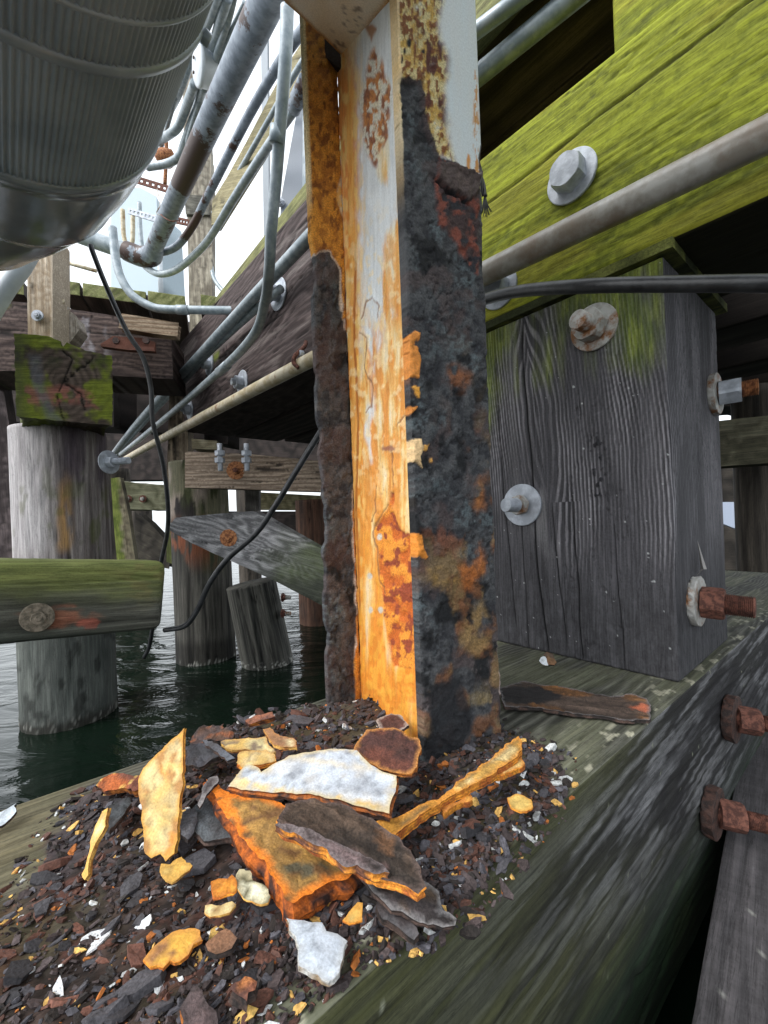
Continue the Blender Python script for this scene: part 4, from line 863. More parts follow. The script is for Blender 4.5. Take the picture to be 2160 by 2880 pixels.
flake('rust_flake', p1((930, 1622), (955, 1540), (1000, 1425), (1030, 1440), (1075, 1500), (1125, 1560), (1130, 1700), (920, 1700)), .014, (.08, -.1), .005, flakefn((.27, .10, .05), (.10, .07, .07), .5, 40, (.06, .045, .045), .004, (.4, .16, .06), 40, rel=.003, rg=.85), ORE, 'triangular reddish brown plate at the bottom edge', 40)
flake('rust_lump', p1((1190, 1450), (1215, 1405), (1270, 1362), (1335, 1388), (1332, 1440), (1290, 1470), (1285, 1500), (1230, 1492)), .018, (.1, -.1), .008, flakefn((.24, .09, .05), (.12, .06, .05), .5, 50, None, .003, (.4, .15, .05), 41, rel=.004, rg=.9), DKE, 'blocky brick red lump low in the foreground', 41, cat='rust lump')
flake('rust_plate', p9((200, 265), (260, 245), (340, 225), (420, 245), (500, 250), (640, 275), (800, 302), (920, 300), (1000, 322), (1025, 372), (1018, 440), (880, 442), (740, 410), (600, 402), (420, 372), (230, 368)), .008, (.0, -.03), .005,
      flakefn((.075, .052, .04), (.24, .11, .04), .45, 26, (.16, .15, .15), .0022, None, 42, rel=.003, rg=.85, strat=1, strip=[(p9((200, 260), (420, 250), (560, 310), (400, 350), (220, 350)), (.018, .016, .016)), (p9((900, 360), (1010, 360), (1000, 400), (920, 380)), (.42, .12, .06))]), DKE, 'long flat rust plate lying between the column and the square post', 42, gp=p9((220, 300), (1000, 380)), cat='rust plate', bow=.006)
flake('rust_lump', p9((440, 80), (460, 66), (490, 75), (510, 120), (500, 135), (465, 132)), .010, (.0, -.6), .008, flakefn((.22, .12, .06), (.1, .07, .05), .5, 70, None, .003, None, 43, rel=.001), DKE, 'little brown crumb of rust at the foot of the square post', 43, cat='rust lump')
flake('paint_flake', p9((418, 112), (430, 95), (450, 92), (465, 115), (462, 136), (435, 130)), .012, (.0, -.8), .0012, flakefn((.70, .74, .78), (.6, .64, .66), .4, 50, None, .002, None, 44, rel=.0005, rg=.4), WHE, 'tiny white chip leaning on the crumb at the post foot', 44)
flake('rust_flake', p2((315, 208), (345, 188), (440, 168), (452, 190), (380, 215), (330, 222)), .034, (-.1, -.3), .006, flakefn((.30, .12, .07), (.12, .06, .05), .5, 60, None, .002, None, 45, rel=.002, rg=.9), ORE, 'reddish stick lying on the far rim of the heap', 45)
flake('rust_flake', p1((560, 500), (610, 470), (678, 440), (682, 470), (640, 540), (590, 590), (562, 620)), .026, (-.1, -.1), .005, flakefn((.05, .055, .06), (.035, .03, .035), .5, 60, (.02, .02, .02), .002, None, 46, rel=.003, rg=.75), DKE, 'dark grey plate to the left of the tall standing flake', 46)
flake('rust_flake', p1((940, 530), (1010, 510), (1030, 560), (1005, 640), (975, 670), (945, 640)), .030, (.1, -.2), .004, flakefn((.05, .05, .06), (.10, .10, .11), .5, 60, None, .002, None, 47, rel=.003, rg=.7), DKE, 'dark curled flake between the tall flake and the slate lump', 47)
flake('rust_flake', p1((1055, 1210), (1100, 1160), (1170, 1120), (1215, 1190), (1190, 1220), (1120, 1245), (1075, 1240)), .018, (.1, -.15), .005, flakefn((.22, .11, .06), (.12, .07, .05), .5, 60, None, .002, None, 48, rel=.002, rg=.8), DKE, 'tan topped brown flake right of the oval yellow flake', 48)
flake('rust_flake', p1((1025, 480), (1050, 400), (1090, 350), (1125, 335), (1138, 360), (1090, 420), (1050, 470), (1035, 500)), .045, (.2, -.3), .0025, flakefn((.06, .05, .055), (.12, .10, .10), .5, 60, (.3, .28, .28), .001, None, 49, rel=.002, rg=.7), DKE, 'dark leaf-shaped flake on the back corner of the orange wedge', 49)

# medium chips, each its own piece
def chip_mesh(A, P, size, zt, colr, rs, flat=.35, elong=1.6, tiltm=.5):
    k = rs.integers(5, 8); th = np.sort((np.arange(k)+rs.uniform(-.3, .3, k))/k*2*PI); r = rs.uniform(.65, 1.1, k)
    q = np.stack([np.cos(th)*r*elong**.5, np.sin(th)*r/elong**.5], 1)*size
    an = rs.uniform(0, 2*PI) if rs.random() < .5 else rs.normal(.55, .5); ca, sa = math.cos(an), math.sin(an)
    q = q@np.array([[ca, sa], [-sa, ca]])
    tl = rs.normal(0, tiltm, 2); n = unit(np.array([tl[0], tl[1], 1.0])); a = unit(np.cross((0, 1, 0), n)); b = np.cross(n, a); t = size*flat*rs.uniform(.5, 1.3)
    top = P+q[:, :1]*a+q[:, 1:]*b+n*t+n*rs.normal(0, t*.25, k)[:, None]; bot = P+(q[:, :1]*a+q[:, 1:]*b)*rs.uniform(.8, 1.1)-n*t*.3
    cen = (top.mean(0)+n*t*rs.uniform(0, .3))[None]
    V = np.concatenate([top, bot, cen]); Fc = [(i, (i+1) % k, 2*k) for i in range(k)]+[(i, i+k, (i+1) % k+k, (i+1) % k) for i in range(k)]
    cc = np.tile(colr, (len(V), 1))*rs.uniform(.75, 1.2, (len(V), 1)); A.add(V, Fc, cc, rs.uniform(.6, .95))
def chipcol(rs, bright=.16):
    r = rs.random()
    bright *= .75
    if r < bright*.30: return c3(.70, .42, .12)*rs.uniform(.8, 1.1)
    if r < bright*.65: return c3(.46, .15, .03)*rs.uniform(.6, 1.1)
    if r < bright: return c3(.60, .62, .62)*rs.uniform(.7, 1.1)
    r = rs.random()
    if r < .16: return c3(.10, .045, .032)*rs.uniform(.6, 1.3)
    if r < .40: return c3(.062, .060, .070)*rs.uniform(.6, 1.6)
    if r < .8: return c3(.060, .045, .045)*rs.uniform(.6, 1.4)
    return c3(.025, .02, .018)
rs = np.random.default_rng(5)
def in_heap(x, y): return heap_mask(np.array([x]), np.array([y]))[0]
def heapz(x, y): return ZT+heap_h(np.array([x]), np.array([y]))[0]
cnt = 0
LM = [(445, 2300, 'the tall upright flake'), (860, 2210, 'the largest white flake'), (1050, 2140, 'the maroon flake'), (760, 2400, 'the orange wedge'), (990, 2400, 'the dark bark-like plate'), (1280, 2180, 'the long yellow stick'), (910, 2650, 'the pointed white flake'), (490, 2660, 'the oval golden flake'), (705, 2490, 'the speckled cream flake'), (620, 2500, 'the bright orange flake'), (255, 2370, 'the thin curved stick'), (580, 2700, 'the tan topped flake'), (560, 2830, 'the triangular plate'), (690, 2780, 'the brick red lump'), (1465, 2257, 'the lone yellow flake'), (590, 2085, 'the purple brown lump'), (1210, 2560, 'the layered plate'), (120, 2650, 'the left edge of the picture'), (1200, 2300, 'the grey chips'), (300, 2840, 'the bottom left corner'), (80, 2450, 'the bare tan wood'), (900, 2050, 'the rear flange')]
used_l = {}
while cnt < 230:
    px, py = rs.uniform(-60, 1600), rs.uniform(1990, 2900)
    P = onz(px, py, ZT); s = in_heap(P[0], P[1])
    if s < -.012 or (s < .004 and rs.random() < .7): continue
    size = rs.choice([.006, .009, .013], p=[.55, .35, .10])*rs.uniform(.7, 1.2)*min(1, .35+P[1]/.7)
    r = rs.random(); kind = 'dark' if r < .66 else 'rusty' if r < .86 else 'yellow' if r < .93 else 'white'
    f_ = rs.uniform(.5, 1.6)
    cc = {'dark': c3(.055, .053, .060)*f_, 'rusty': c3(.13, .055, .038)*(.5+f_*.5), 'yellow': (c3(.70, .45, .13) if f_ > 1 else c3(.50, .18, .04)), 'white': c3(.62, .64, .66)}[kind]
    if kind in ('white', 'yellow'): size = min(size, .0065)
    P[2] = heapz(P[0], P[1])+size*.15; el = rs.uniform(1.1, 2.6)
    d_ = min(LM, key=lambda l: (l[0]-px)**2+(l[1]-py)**2); dx, dy = px-d_[0], py-d_[1]
    side = ('right of' if dx > 0 else 'left of') if abs(dx) > abs(dy) else ('in front of' if dy > 0 else 'behind')
    shade = {'dark': 'near-black' if f_ < .75 else 'dark grey' if f_ < 1.2 else 'mid grey', 'rusty': 'deep red brown' if f_ < 1 else 'red brown', 'yellow': 'yellow' if f_ > 1 else 'orange', 'white': 'white'}[kind]
    form = 'slender' if el > 2 else 'oblong' if el > 1.5 else 'stubby'; sz = 'tiny' if size < .0055 else 'small' if size < .009 else 'larger'
    lab = f'{sz} {form} {shade} chip {side} {d_[2]}'
    if lab in used_l: continue
    used_l[lab] = 1
    A = Acc(); chip_mesh(A, P, size, 0, cc, rs, flat={'dark': .3, 'rusty': .35, 'yellow': .16, 'white': .1}[kind], elong=el, tiltm=.3)
    o = A.build('rust_chip' if kind != 'white' else 'paint_chip', CHIP)
    tag(o, lab, 'chip', {'dark': 'dark chips in the heap', 'rusty': 'red brown chips in the heap', 'yellow': 'yellow and orange chips in the heap', 'white': 'white paint chips in the heap'}[kind]); cnt += 1
A = Acc(); k = 0
while k < 13000:
    px, py = rs.uniform(-60, 1620), rs.uniform(1975, 2920)
    P = onz(px, py, ZT); s = in_heap(P[0], P[1])
    if s < -.02 or (s < 0 and rs.random() < .75): continue
    lf = px < 760 and py > 2300
    if s > .0 and px < 900 and py > 2350 and fbm(np.array([P[0]*14]), np.array([P[1]*14]), s=9, o=2)[0] > .52 and rs.random() < .6: continue
    size = rs.choice([.0012, .0022, .0045], p=[.52, .32, .16])*rs.uniform(.7, 1.2)*(.75+.5*min(P[1], .6)/.4)
    P[2] = heapz(P[0], P[1])+size*.1; size = size*.7 if lf else size
    if lf and rs.random() < .25: continue
    chip_mesh(A, P, size, 0, chipcol(rs, .10 if s > 0 else .2), rs, flat=.4, elong=rs.uniform(1.1, 2.8)); k += 1
tag(A.build('rust_crumbs', CHIP), 'loose mass of fine rust crumbs heaped on the cap timber around the column', 'rust crumbs', None, 'stuff')

# ============================================================ deck overhead and the dark understructure
def darkw(seed, a=(.035, .026, .022), b=(.13, .095, .078)): return plain_wood(seed, a, b, pitch=.018, crack=.3)
dn = -nb_
K0, K1 = onz(608, 846, 2.17), onz(841, 553, 2.17); kd = unit(K0-K1); kn = np.array([kd[1], -kd[0], 0]); kn = kn if kn[0] > 0 else -kn
PL = ['first from its open edge', 'second from the open edge', 'third from the open edge', 'fourth from the open edge', 'fifth from the open edge', 'sixth from the open edge', 'seventh from the open edge', 'eighth from the open edge', 'ninth from the open edge']
for i in range(9):
    o0 = K0+kn*(.05+i*.245)-kd*1.9; o0[2] = 2.075+(.003 if i % 2 else 0)
    if np.linalg.det(np.array([kd, kn, UP])) < 0: pass
    tag(roundbox('deck_plank', o0, kd, kn, UP, (4.2 if i > 1 else 2.0, .236, .07), darkw(90+i), step=.05, dense={4: .02}, r=.004), 'dark brown deck plank overhead, '+PL[i], 'plank', 'dark deck planks overhead')
def kerbfn(Q, nn, px, py, face):
    c, h = wood(Q, 88, (.07, .06, .03), (.30, .29, .14), pitch=.014, crack=.3); c, h = moss(c, h, Q, .55+0*px, (.13, .14, .05), (.24, .25, .09), 88, .7); return c, h, .85
o0 = K0-kd*1.9; o0[2] = 2.05
tag(roundbox('kerb_timber', o0, kd, kn, UP, (1.92, .045, .14), kerbfn, step=.02, dense={2: .008}), 'mossy timber edging the deck above the brown beam', 'timber')
# brown beam left of the column
bs = pf+bd*.68; far = onp(515, 1232, pf, nb_); bl = np.dot(far-bs, bd)
def brownfn(Q, nn, px, py, face):
    kn_ = ((.62, .40, .035), (1.25, .28, .05)) if face == 2 else ()
    G = np.stack([Q[:, 0], Q[:, 2], Q[:, 1]], 1)
    c, h = wood(G, 95, (.040, .027, .026), (.125, .095, .092), pitch=.03, warp=.12, knots=tuple((a, b, r) for a, b, r in kn_), crack=1.0, ring=.7)
    if face == 2:
        for (a, b, r) in kn_: q = np.hypot((G[:, 0]-a)*.6, G[:, 1]-b); c = mix(c, (.16, .20, .03), sm(.04, .01, q)*.8)
        pale = sm(.62, .72, fbm(G[:, 0]*3, G[:, 1]*30, s=97, o=4)); c = mix(c, (.20, .17, .16), pale*.6)
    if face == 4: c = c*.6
    return c, h*1.5, .85
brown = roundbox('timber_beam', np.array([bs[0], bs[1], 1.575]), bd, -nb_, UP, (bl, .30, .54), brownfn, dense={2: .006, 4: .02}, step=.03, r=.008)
tag(brown, 'long dark brown beam with knots and bolts left of the column', 'timber')
for i in range(4):
    o1 = np.array([bs[0], bs[1], 1.57-.004*i])+dn*(.31+.33*i)-bd*.3
    tag(roundbox('timber_beam', o1, bd, -nb_, UP, (bl+.28-.05*i, .31, .48), darkw(100+i, (.022, .016, .015), (.065, .048, .044)), step=.03, dense={4: .014}, r=.01),
        ['black stringer tucked behind the brown beam', 'black stringer, second behind the brown beam', 'black stringer, third behind the brown beam', 'black stringer, fourth behind the brown beam'][i], 'timber', 'black stringers under the deck')
for (x, y, l, s_) in ((785, 828, 'large pale washer and nut high on the brown beam', 1.0), (590, 1025, 'bolt between the two conduits on the brown beam', .95), (683, 1078, 'bolt just above the tan pipe on the brown beam', .95), (535, 1153, 'farthest small bolt on the brown beam', .95)):
    p = onp(x, y, pf, nb_)
    bolt(brown, p+nb_*.002, nb_, rw=.060*s_, rn=.031, hn=.030, rs=.016, ls=.016, lab=l, rot=.4, tilt=np.array([-.1, 0, 0]))
vd = ray(10, 1502); n2_ = unit(np.array([-vd[1], vd[0], 0])); PIV = onp(893, 1003, pf, nb_)
def bp_(x, y, off=.05, piv=None): return onp(x, y, (PIV if piv is None else piv)+n2_*off, n2_)
# conduits running along the beam
def bt(name, pts, r, mat, label, off=.05, cat='conduit', piv=None, **k):
    return tag(tube(name, [bp_(p[0], p[1], off if len(p) == 2 else p[2], piv) for p in pts], r, mat, **k), label, cat)
PIV2 = onp(2160, 378, pf, nb_)
yp = bt('tan_pipe', [(2400, 262), (2160, 378), (1750, 580), (1341, 781), (893, 1003), (600, 1157), (420, 1254), (315, 1313)], .0225, GREYPIPE, 'straight tan and grey pipe crossing the whole picture in front of the beams', .052, 'pipe', piv=PIV2, n=6)
yp.data.materials.append(YELPIPE)
for p in yp.data.polygons:
    if proj(np.array([list(p.center)]))[0][0] < 1250: p.material_index = 1
def coup(p0, p1, r, mat, parent, name='coupling'):
    d = unit(p1-p0); L = np.linalg.norm(p1-p0); V, Fc = lathe([(r*.9, 0), (r, .001), (r, L-.001), (r*.9, L)], p0, d, 24); return mesh(name, V, Fc, mat, parent)
main = bt('conduit', [(960, 575), (886, 650), (700, 850), (560, 1001), (440, 1130), (370, 1210), (322, 1272)], .021, CONDUIT, 'thick pale conduit slanting along the top of the brown beam', .06, n=6)
bt('conduit', [(790, 812), (700, 888), (590, 990), (520, 1068), (440, 1150), (370, 1230), (325, 1285)], .015, CONDUIT, 'thinner dark conduit tucked just under the thick pale one', .03)
low = bt('conduit', [(808, 20, .25), (803, 163, .24), (790, 330, .22), (778, 488, .20), (763, 650, .19), (757, 760, .17), (745, 850, .13), (712, 945, .10), (618, 1044, .07), (487, 1158, .06), (430, 1205, .06), (340, 1278, .06)], .0165, CONDUIT, 'pale conduit dropping straight down then bending to run along the beam', n=12)
coup(bp_(781, 355, .22), bp_(777, 405, .218), .0200, CONDUIT, low)
coup(bp_(640, 1026, .074), bp_(615, 1047, .070), .0195, CONDUIT, low)
# rusty strap
cl = empty('pipe_clamp', tuple(bp_(850, 1010, 0.050, PIV2)), 'rust red strap clamp holding the tan pipe to the brown beam', 'clamp')
tube('strap', [bp_(860, 962, 0.005, PIV2), bp_(858, 972, 0.020, PIV2), bp_(846, 985, 0.050, PIV2), bp_(830, 1000, 0.075, PIV2), bp_(826, 1020, 0.080, PIV2), bp_(840, 1035, 0.070, PIV2)], .007, RUSTB, cl, seg=8)
V, Fc = lathe([(.0200, 0), (.0215, .001), (.0215, .016), (.0200, .017)], bp_(832, 1034, 0.052, PIV2), unit(bp_(893, 1003, 0.052, PIV2)-bp_(832, 1034, 0.052, PIV2)), 24); mesh('saddle', V, Fc, GALV, cl)
V, Fc = hexnut(bp_(852, 995, 0.050, PIV2), nb_, .010, .012); mesh('nut', V, Fc, GALV, cl, smooth=False)

# ============================================================ black hose and cables, rope end
tag(tube('rubber_hose', [at(*p) for p in ((2380, 800, .335), (2160, 797, .35), (1922, 799, .385), (1663, 804, .44), (1455, 820, .53), (1341, 850, .60), (1200, 905, .70))], .0090, RUBBER, n=10), 'thick black hose crossing horizontally in front of the square post', 'hose')
tag(tube('black_cable', [at(*p) for p in ((255, 690, 1.05), (262, 712, 1.05), (298, 803, 1.06), (355, 929, 1.08), (401, 1003, 1.10), (424, 1089, 1.12), (430, 1187, 1.14), (458, 1301, 1.18), (472, 1416, 1.22), (470, 1500, 1.26), (450, 1600, 1.30), (424, 1798, 1.36), (405, 1850, 1.38))], .0075, RUBBER, n=8), 'black cable hanging down behind the mossy timber', 'cable')
tag(tube('black_cable', [at(*p) for p in ((1010, 1040, 1.0), (923, 1180, 1.0), (839, 1315, 1.0), (775, 1421, 1.02), (720, 1500, 1.05), (640, 1572, 1.1), (590, 1640, 1.12), (555, 1715, 1.14), (520, 1760, 1.15), (464, 1772, 1.2))], .0088, RUBBER, n=8), 'black cable swooping from behind the column down to the mossy timber', 'cable')
rp = empty('rope_end', tuple(at(1345, 430, .6)), 'frayed end of dark twisted rope hanging beside the column', 'rope')
for k in range(3):
    pts = [at(1330+i*4.2+5*math.sin(i*.9+k*2.1), 400+i*19, .62+.003*math.cos(i*.9+k*2.1)) for i in range(9)]
    tube('strand', pts, .0026, RUBBER, rp, seg=8, n=4)
for k in range(12): tube('fibre', [at(1362+k*.3, 548, .62), at(1358+k*1.2, 575, .62), at(1346+k*3.4, 600+RNG.uniform(-8, 12), .62)], .0007, RUBBER, rp, seg=5, n=2)

# ============================================================ corrugated duct
dd = unit(ray(22, 1499)); de = unit(np.cross(dd, UP)); du = np.cross(de, dd)
def dc(t): return np.array([0, 0, ZC])-.004*de+.972*du+t*dd
duct = empty('duct', tuple(dc(.5)), 'huge ribbed metal duct overhead at the top left, ending in a smooth elbow', 'duct')
RIB = 190; SG = RIB*6; th = np.arange(SG)/SG*2*PI
prof = .30+.0021*np.sin(th*RIB)
ts = [-.9, -.5, -.2, 0, .2, .4, .55, .65, .75, .85, .95, 1.065]
V = []; 
for t in ts:
    rr = prof+(.002 if t in () else 0); V.append(dc(t)+rr[:, None]*(np.cos(th)[:, None]*de+np.sin(th)[:, None]*du))
nT = len(ts); V = np.concatenate(V); i = np.arange(SG); j = (i+1) % SG
Fc = np.concatenate([np.stack([k*SG+i, k*SG+j, (k+1)*SG+j, (k+1)*SG+i], 1) for k in range(nT-1)])
mesh('ribbed_jacket', V, Fc[:, ::-1], DUCTM, duct)
for t, wd, hh in ((.662, .006, .0022), (.742, .016, .004), (1.045, .018, .003)):
    V, Fc = lathe([(.3000, 0), (.3015+hh, .001), (.3015+hh, wd), (.3000, wd+.001)], dc(t), dd, 160); mesh('band', V, Fc, DUCTM, duct)
    for k in range(1): pass
buck = dc(.75)+.306*(math.cos(-.35)*de+math.sin(-.35)*du); V, Fc = hexnut(buck, unit(math.cos(-.35)*de+math.sin(-.35)*du), .012, .012); mesh('band_clip', V, Fc, DUCTM, duct)
# elbow: gored, turning away to the left
RB = .66; bendc = dc(1.065)-de*RB; nsec = 30; V = []; SG2 = 120; t2 = np.arange(SG2)/SG2*2*PI; rr_l = []
for k in range(nsec+1):
    a = k/nsec*math.radians(88); g = k % 6
    c_ = bendc+de*RB*math.cos(a)+dd*RB*math.sin(a); ex_ = de*math.cos(a)+dd*math.sin(a)
    r = .299+(.0055 if g == 0 and k > 0 else 0)
    V.append(c_+r*(np.cos(t2)[:, None]*ex_+np.sin(t2)[:, None]*du))
    if g == 0 and k < nsec:
        a2 = a+.02; c_ = bendc+de*RB*math.cos(a2)+dd*RB*math.sin(a2); ex_ = de*math.cos(a2)+dd*math.sin(a2); V.append(c_+.3025*(np.cos(t2)[:, None]*ex_+np.sin(t2)[:, None]*du)); 
        a2 = a+.026; c_ = bendc+de*RB*math.cos(a2)+dd*RB*math.sin(a2); ex_ = de*math.cos(a2)+dd*math.sin(a2); V.append(c_+.299*(np.cos(t2)[:, None]*ex_+np.sin(t2)[:, None]*du))
ex_ = de*math.cos(math.radians(88))+dd*math.sin(math.radians(88)); tn = -de*math.sin(math.radians(88))+dd*math.cos(math.radians(88)); V.append(V[-1]+tn*1.2)
nT = len(V); V = np.concatenate(V); i = np.arange(SG2); j = (i+1) % SG2
Fc = np.concatenate([np.stack([k*SG2+i, k*SG2+j, (k+1)*SG2+j, (k+1)*SG2+i], 1) for k in range(nT-1)])
mesh('elbow', V, Fc[:, ::-1], ELBM, duct)

# ============================================================ pipes at the upper left
P1 = pxtube('large_pipe', [(830, -170, .82), (750, 5, 1.02), (600, 325, 1.38), (488, 572, 1.80), (432, 700, 2.12)], .047, CONDUITR, 'thick grey pipe with dark brown stains slanting down from the top', 'pipe', n=6, seg=32)
tube('elbow', [at(437, 690, 2.09), at(427, 718, 2.15), at(400, 722, 2.17), at(370, 712, 2.17), at(355, 706, 2.17)], [.047, .060, .060, .060, .058], CONDUITR, P1, seg=28)
tube('branch', [at(372, 712, 2.18), at(290, 685, 2.16), at(220, 660, 2.14)], .050, CONDUIT, P1, seg=28)
wire = [at(450, 600, 1.86), at(462, 612, 1.80), at(482, 622, 1.79), at(505, 620, 1.83)]
tube('tie_wire', wire, .003, RUSTB, P1, seg=6); tube('tie_wire', [at(442, 532, 1.84), at(450, 575, 1.80), at(440, 598, 1.80), at(452, 606, 1.80)], .0025, GALVR, P1, seg=6)
def pc(pp, r, label, mat=CONDUIT, **k): return pxtube('conduit', pp, r, mat, label, 'conduit', **k)
pc([(885, 35, 1.30), (862, 72, 1.36), (803, 152, 1.46), (700, 325, 1.66), (586, 548, 1.9), (545, 630, 2.0), (505, 685, 2.1), (470, 706, 2.15), (430, 712, 2.2)], .0215, 'conduit curling under the end of the thick stained pipe', CONDUITR)
c2 = pc([(868, 245, 1.35), (830, 304, 1.45), (740, 432, 1.6), (651, 570, 1.8), (600, 655, 1.92), (560, 705, 2.0), (499, 757, 2.1), (450, 771, 2.15), (415, 755, 2.2), (398, 735, 2.25)], .0200, 'darker conduit making a wide loop below the others')
for a, b, r in (((862, 232, 1.33), (838, 280, 1.4), .034), ((838, 280, 1.4), (826, 305, 1.44), .029)): coup(at(*a), at(*b), r, CONDUITR, c2, 'fitting')
pc([(885, 250, 1.38), (866, 300, 1.40), (864, 430, 1.42), (862, 540, 1.44), (845, 610, 1.46), (803, 694, 1.50), (768, 748, 1.52), (740, 800, 1.6)], .0195, 'conduit coming down beside the left edge of the column')
c3_ = pc([(316, 640, 1.6), (320, 680, 1.6), (326, 730, 1.6), (340, 780, 1.6), (372, 830, 1.6), (425, 862, 1.6), (470, 870, 1.6), (560, 872, 1.6), (655, 873, 1.6), (745, 873, 1.62)], .0185, 'pale conduit curving from under the duct to run level across the tall post')
coup(at(497, 871, 1.597), at(530, 872, 1.597), .0215, CONDUIT, c3_)
pc([(578, 520, 2.5), (583, 591, 2.5), (587, 670, 2.5), (591, 732, 2.5), (603, 785, 2.45), (630, 822, 2.4)], .0150, 'thin conduit bending beside the right edge of the tall post')
pc([(620, -40, 1.6), (602, 20, 1.7), (572, 95, 1.85), (560, 150, 1.95)], .0230, 'short conduit entering the junction box from above')
pc([(640, -10, 1.65), (625, 40, 1.72), (606, 110, 1.85), (590, 165, 1.95)], .0250, 'bright conduit beside the junction box with a threaded collar')
pc([(690, 10, 1.7), (650, 95, 1.8), (610, 190, 1.95), (575, 260, 2.1)], .016, 'slim conduit hugging the back of the thick stained pipe')
pc([(600, -40, 1.9), (570, 60, 2.0), (530, 190, 2.2), (500, 270, 2.4), (480, 310, 2.6)], .0230, 'outermost pale conduit slanting just right of the duct')
pc([(548, 235, 2.0), (520, 310, 2.2), (502, 355, 2.3), (480, 376, 2.35), (440, 400, 2.5)], .0260, 'bent conduit leaving the bottom of the junction box to the left')
pc([(575, 240, 2.0), (552, 310, 2.2), (520, 400, 2.35), (503, 440, 2.4), (470, 460, 2.45), (415, 470, 2.5)], .0260, 'second bent conduit leaving the junction box lower down')
pc([(668, -60, 1.62), (640, 60, 1.75), (598, 190, 1.95), (548, 330, 2.2), (520, 430, 2.4)], .018, 'pale conduit running close behind the thick stained pipe')
pc([(585, -60, 2.0), (556, 60, 2.1), (520, 180, 2.25), (478, 330, 2.5), (452, 420, 2.7)], .015, 'thin conduit nearest the right flank of the duct')
pc([(905, 100, 1.5), (840, 190, 1.62), (760, 330, 1.8), (680, 470, 2.0), (600, 600, 2.2)], .014, 'slender conduit lying along the slanting timber rail')
jb = empty('junction_box', tuple(at(575, 190, 1.95)), 'round pale grey junction box between the duct and the thick pipe', 'junction box')
jn = unit(np.array([-.75, -.55, -.15])); V, Fc = lathe([(.07, -.13), (.085, -.10), (.090, -.02), (.095, -.018), (.095, 0), (.085, .006)], at(556, 184, 1.93), jn, 36); mesh('body', V, Fc, PAINT, jb)
for dx, dy in ((-4, -22), (-4, 20)): V, Fc = lathe([(.008, 0), (.008, .006)], at(550+dx, 184+dy, 1.925), jn, 10); mesh('screw', V, Fc, DARKR, jb)
V, Fc = lathe([(.045, 0), (.05, .01), (.04, .02), (.05, .03), (.04, .04), (.05, .05), (.04, .06), (.03, .08)], at(600, 160, 1.93), unit(np.array([.3, -.4, .6])), 20); mesh('collar', V, Fc, GALV, jb)
lf = empty('wall_light', tuple(at(460, 430, 2.6)), 'small rust orange fixture hanging behind the duct edge', 'fixture')
V, Fc = lathe([(.02, .03), (.06, .02), (.075, -.02), (.06, -.07), (.03, -.09)], at(462, 430, 2.6), unit(np.array([.1, -.6, .5])), 24); mesh('hood', V, Fc, RUSTO, lf)
tube('stem', [at(456, 300, 2.6), at(462, 360, 2.6), at(468, 410, 2.6), at(464, 520, 2.6)], .014, RUSTO, lf, seg=10)
# perforated straps
def strap(pix, d, mat, label):
    r = empty('perforated_strap', tuple(at(*pix[0], d)), label, 'strap')
    a, b, c_, e = [at(x, y, d) for x, y in pix]; A = Acc(); n_ = 7
    for s in range(2):
        for k in range(2*n_+1):
            t0, t1 = k/(2*n_+1), (k+1)/(2*n_+1)
            rows = ((0, .32), (.68, 1)) if k % 2 else ((0, 1),)
            if s: continue
            for v0, v1 in rows:
                q = [a+(b-a)*t0, a+(b-a)*t1, e+(c_-e)*t1, e+(c_-e)*t0]; L_ = lambda i0, i1, v: q[i0]*(1-v)+q[i1]*v
                pts = [L_(0, 3, v0), L_(1, 2, v0), L_(1, 2, v1), L_(0, 3, v1)]; pb = [p+np.array([0, .008, 0]) for p in pts]
                A.add(pts+pb, [(0, 1, 2, 3), (7, 6, 5, 4), (0, 4, 5, 1), (1, 5, 6, 2), (2, 6, 7, 3), (3, 7, 4, 0)])
    A.build('strip', mat, r); return r
strap([(370, 490), (492, 527), (489, 547), (368, 510)], 2.45, RUSTB, 'rust red perforated strap behind the thick pipe')
strap([(360, 583), (441, 606), (438, 624), (360, 600)], 2.2, GALV, 'grey perforated strap meeting the thick pipe low down')
strap([(470, 603), (532, 617), (530, 635), (468, 622)], 2.3, RUSTB, 'short dark red perforated strap touching the tall post')

# ============================================================ tall wooden post and other posts at the left
LT = (.20, .165, .12); LT2 = (.50, .44, .33)
def gpost(seed, a=LT, b=LT2, **k): return flatwood(seed, a, b, **k)
front = np.array([0, -1.0, 0])
tp = pslab('wooden_post', [(507, -60), (566, -60), (592, 430), (597, 560), (597, 1030), (535, 1030), (527, 620), (520, 500)], at(560, 600, 2.45), unit(np.array([.25, -1, 0])), .16, gpost(120, (.22, .19, .15), (.50, .45, .36), pitch=.03, warp=.06), grain=(0, 0, 1), res=.02)
tag(tp, 'tall pale wooden post rising behind the conduits to the top', 'post')
pl_ = pslab('splice_plate', [(519, 548), (586, 550), (590, 604), (522, 602)], at(560, 575, 2.43), unit(np.array([.25, -1, 0])), .03, gpost(121, (.10, .095, .08), (.26, .25, .21)), grain=(1, 0, 0), res=.03, parent=tp)
tag(pslab('wooden_post', [(76, 640), (147, 655), (149, 985), (78, 965)], at(110, 850, 1.36), unit(np.array([.15, -1, 0])), .12, gpost(122, (.30, .22, .14), (.58, .49, .38), pitch=.02), grain=(0, 0, 1), res=.012), 'light tan post just under the duct at the left', 'post')
bolt(bpy.data.objects['wooden_post.001'], at(106, 888, 1.352), (0.1, -1, 0), rw=.022, rn=.014, hn=.008, rs=.009, ls=.002, lab='small grey bolt head on the light tan post', head=True)
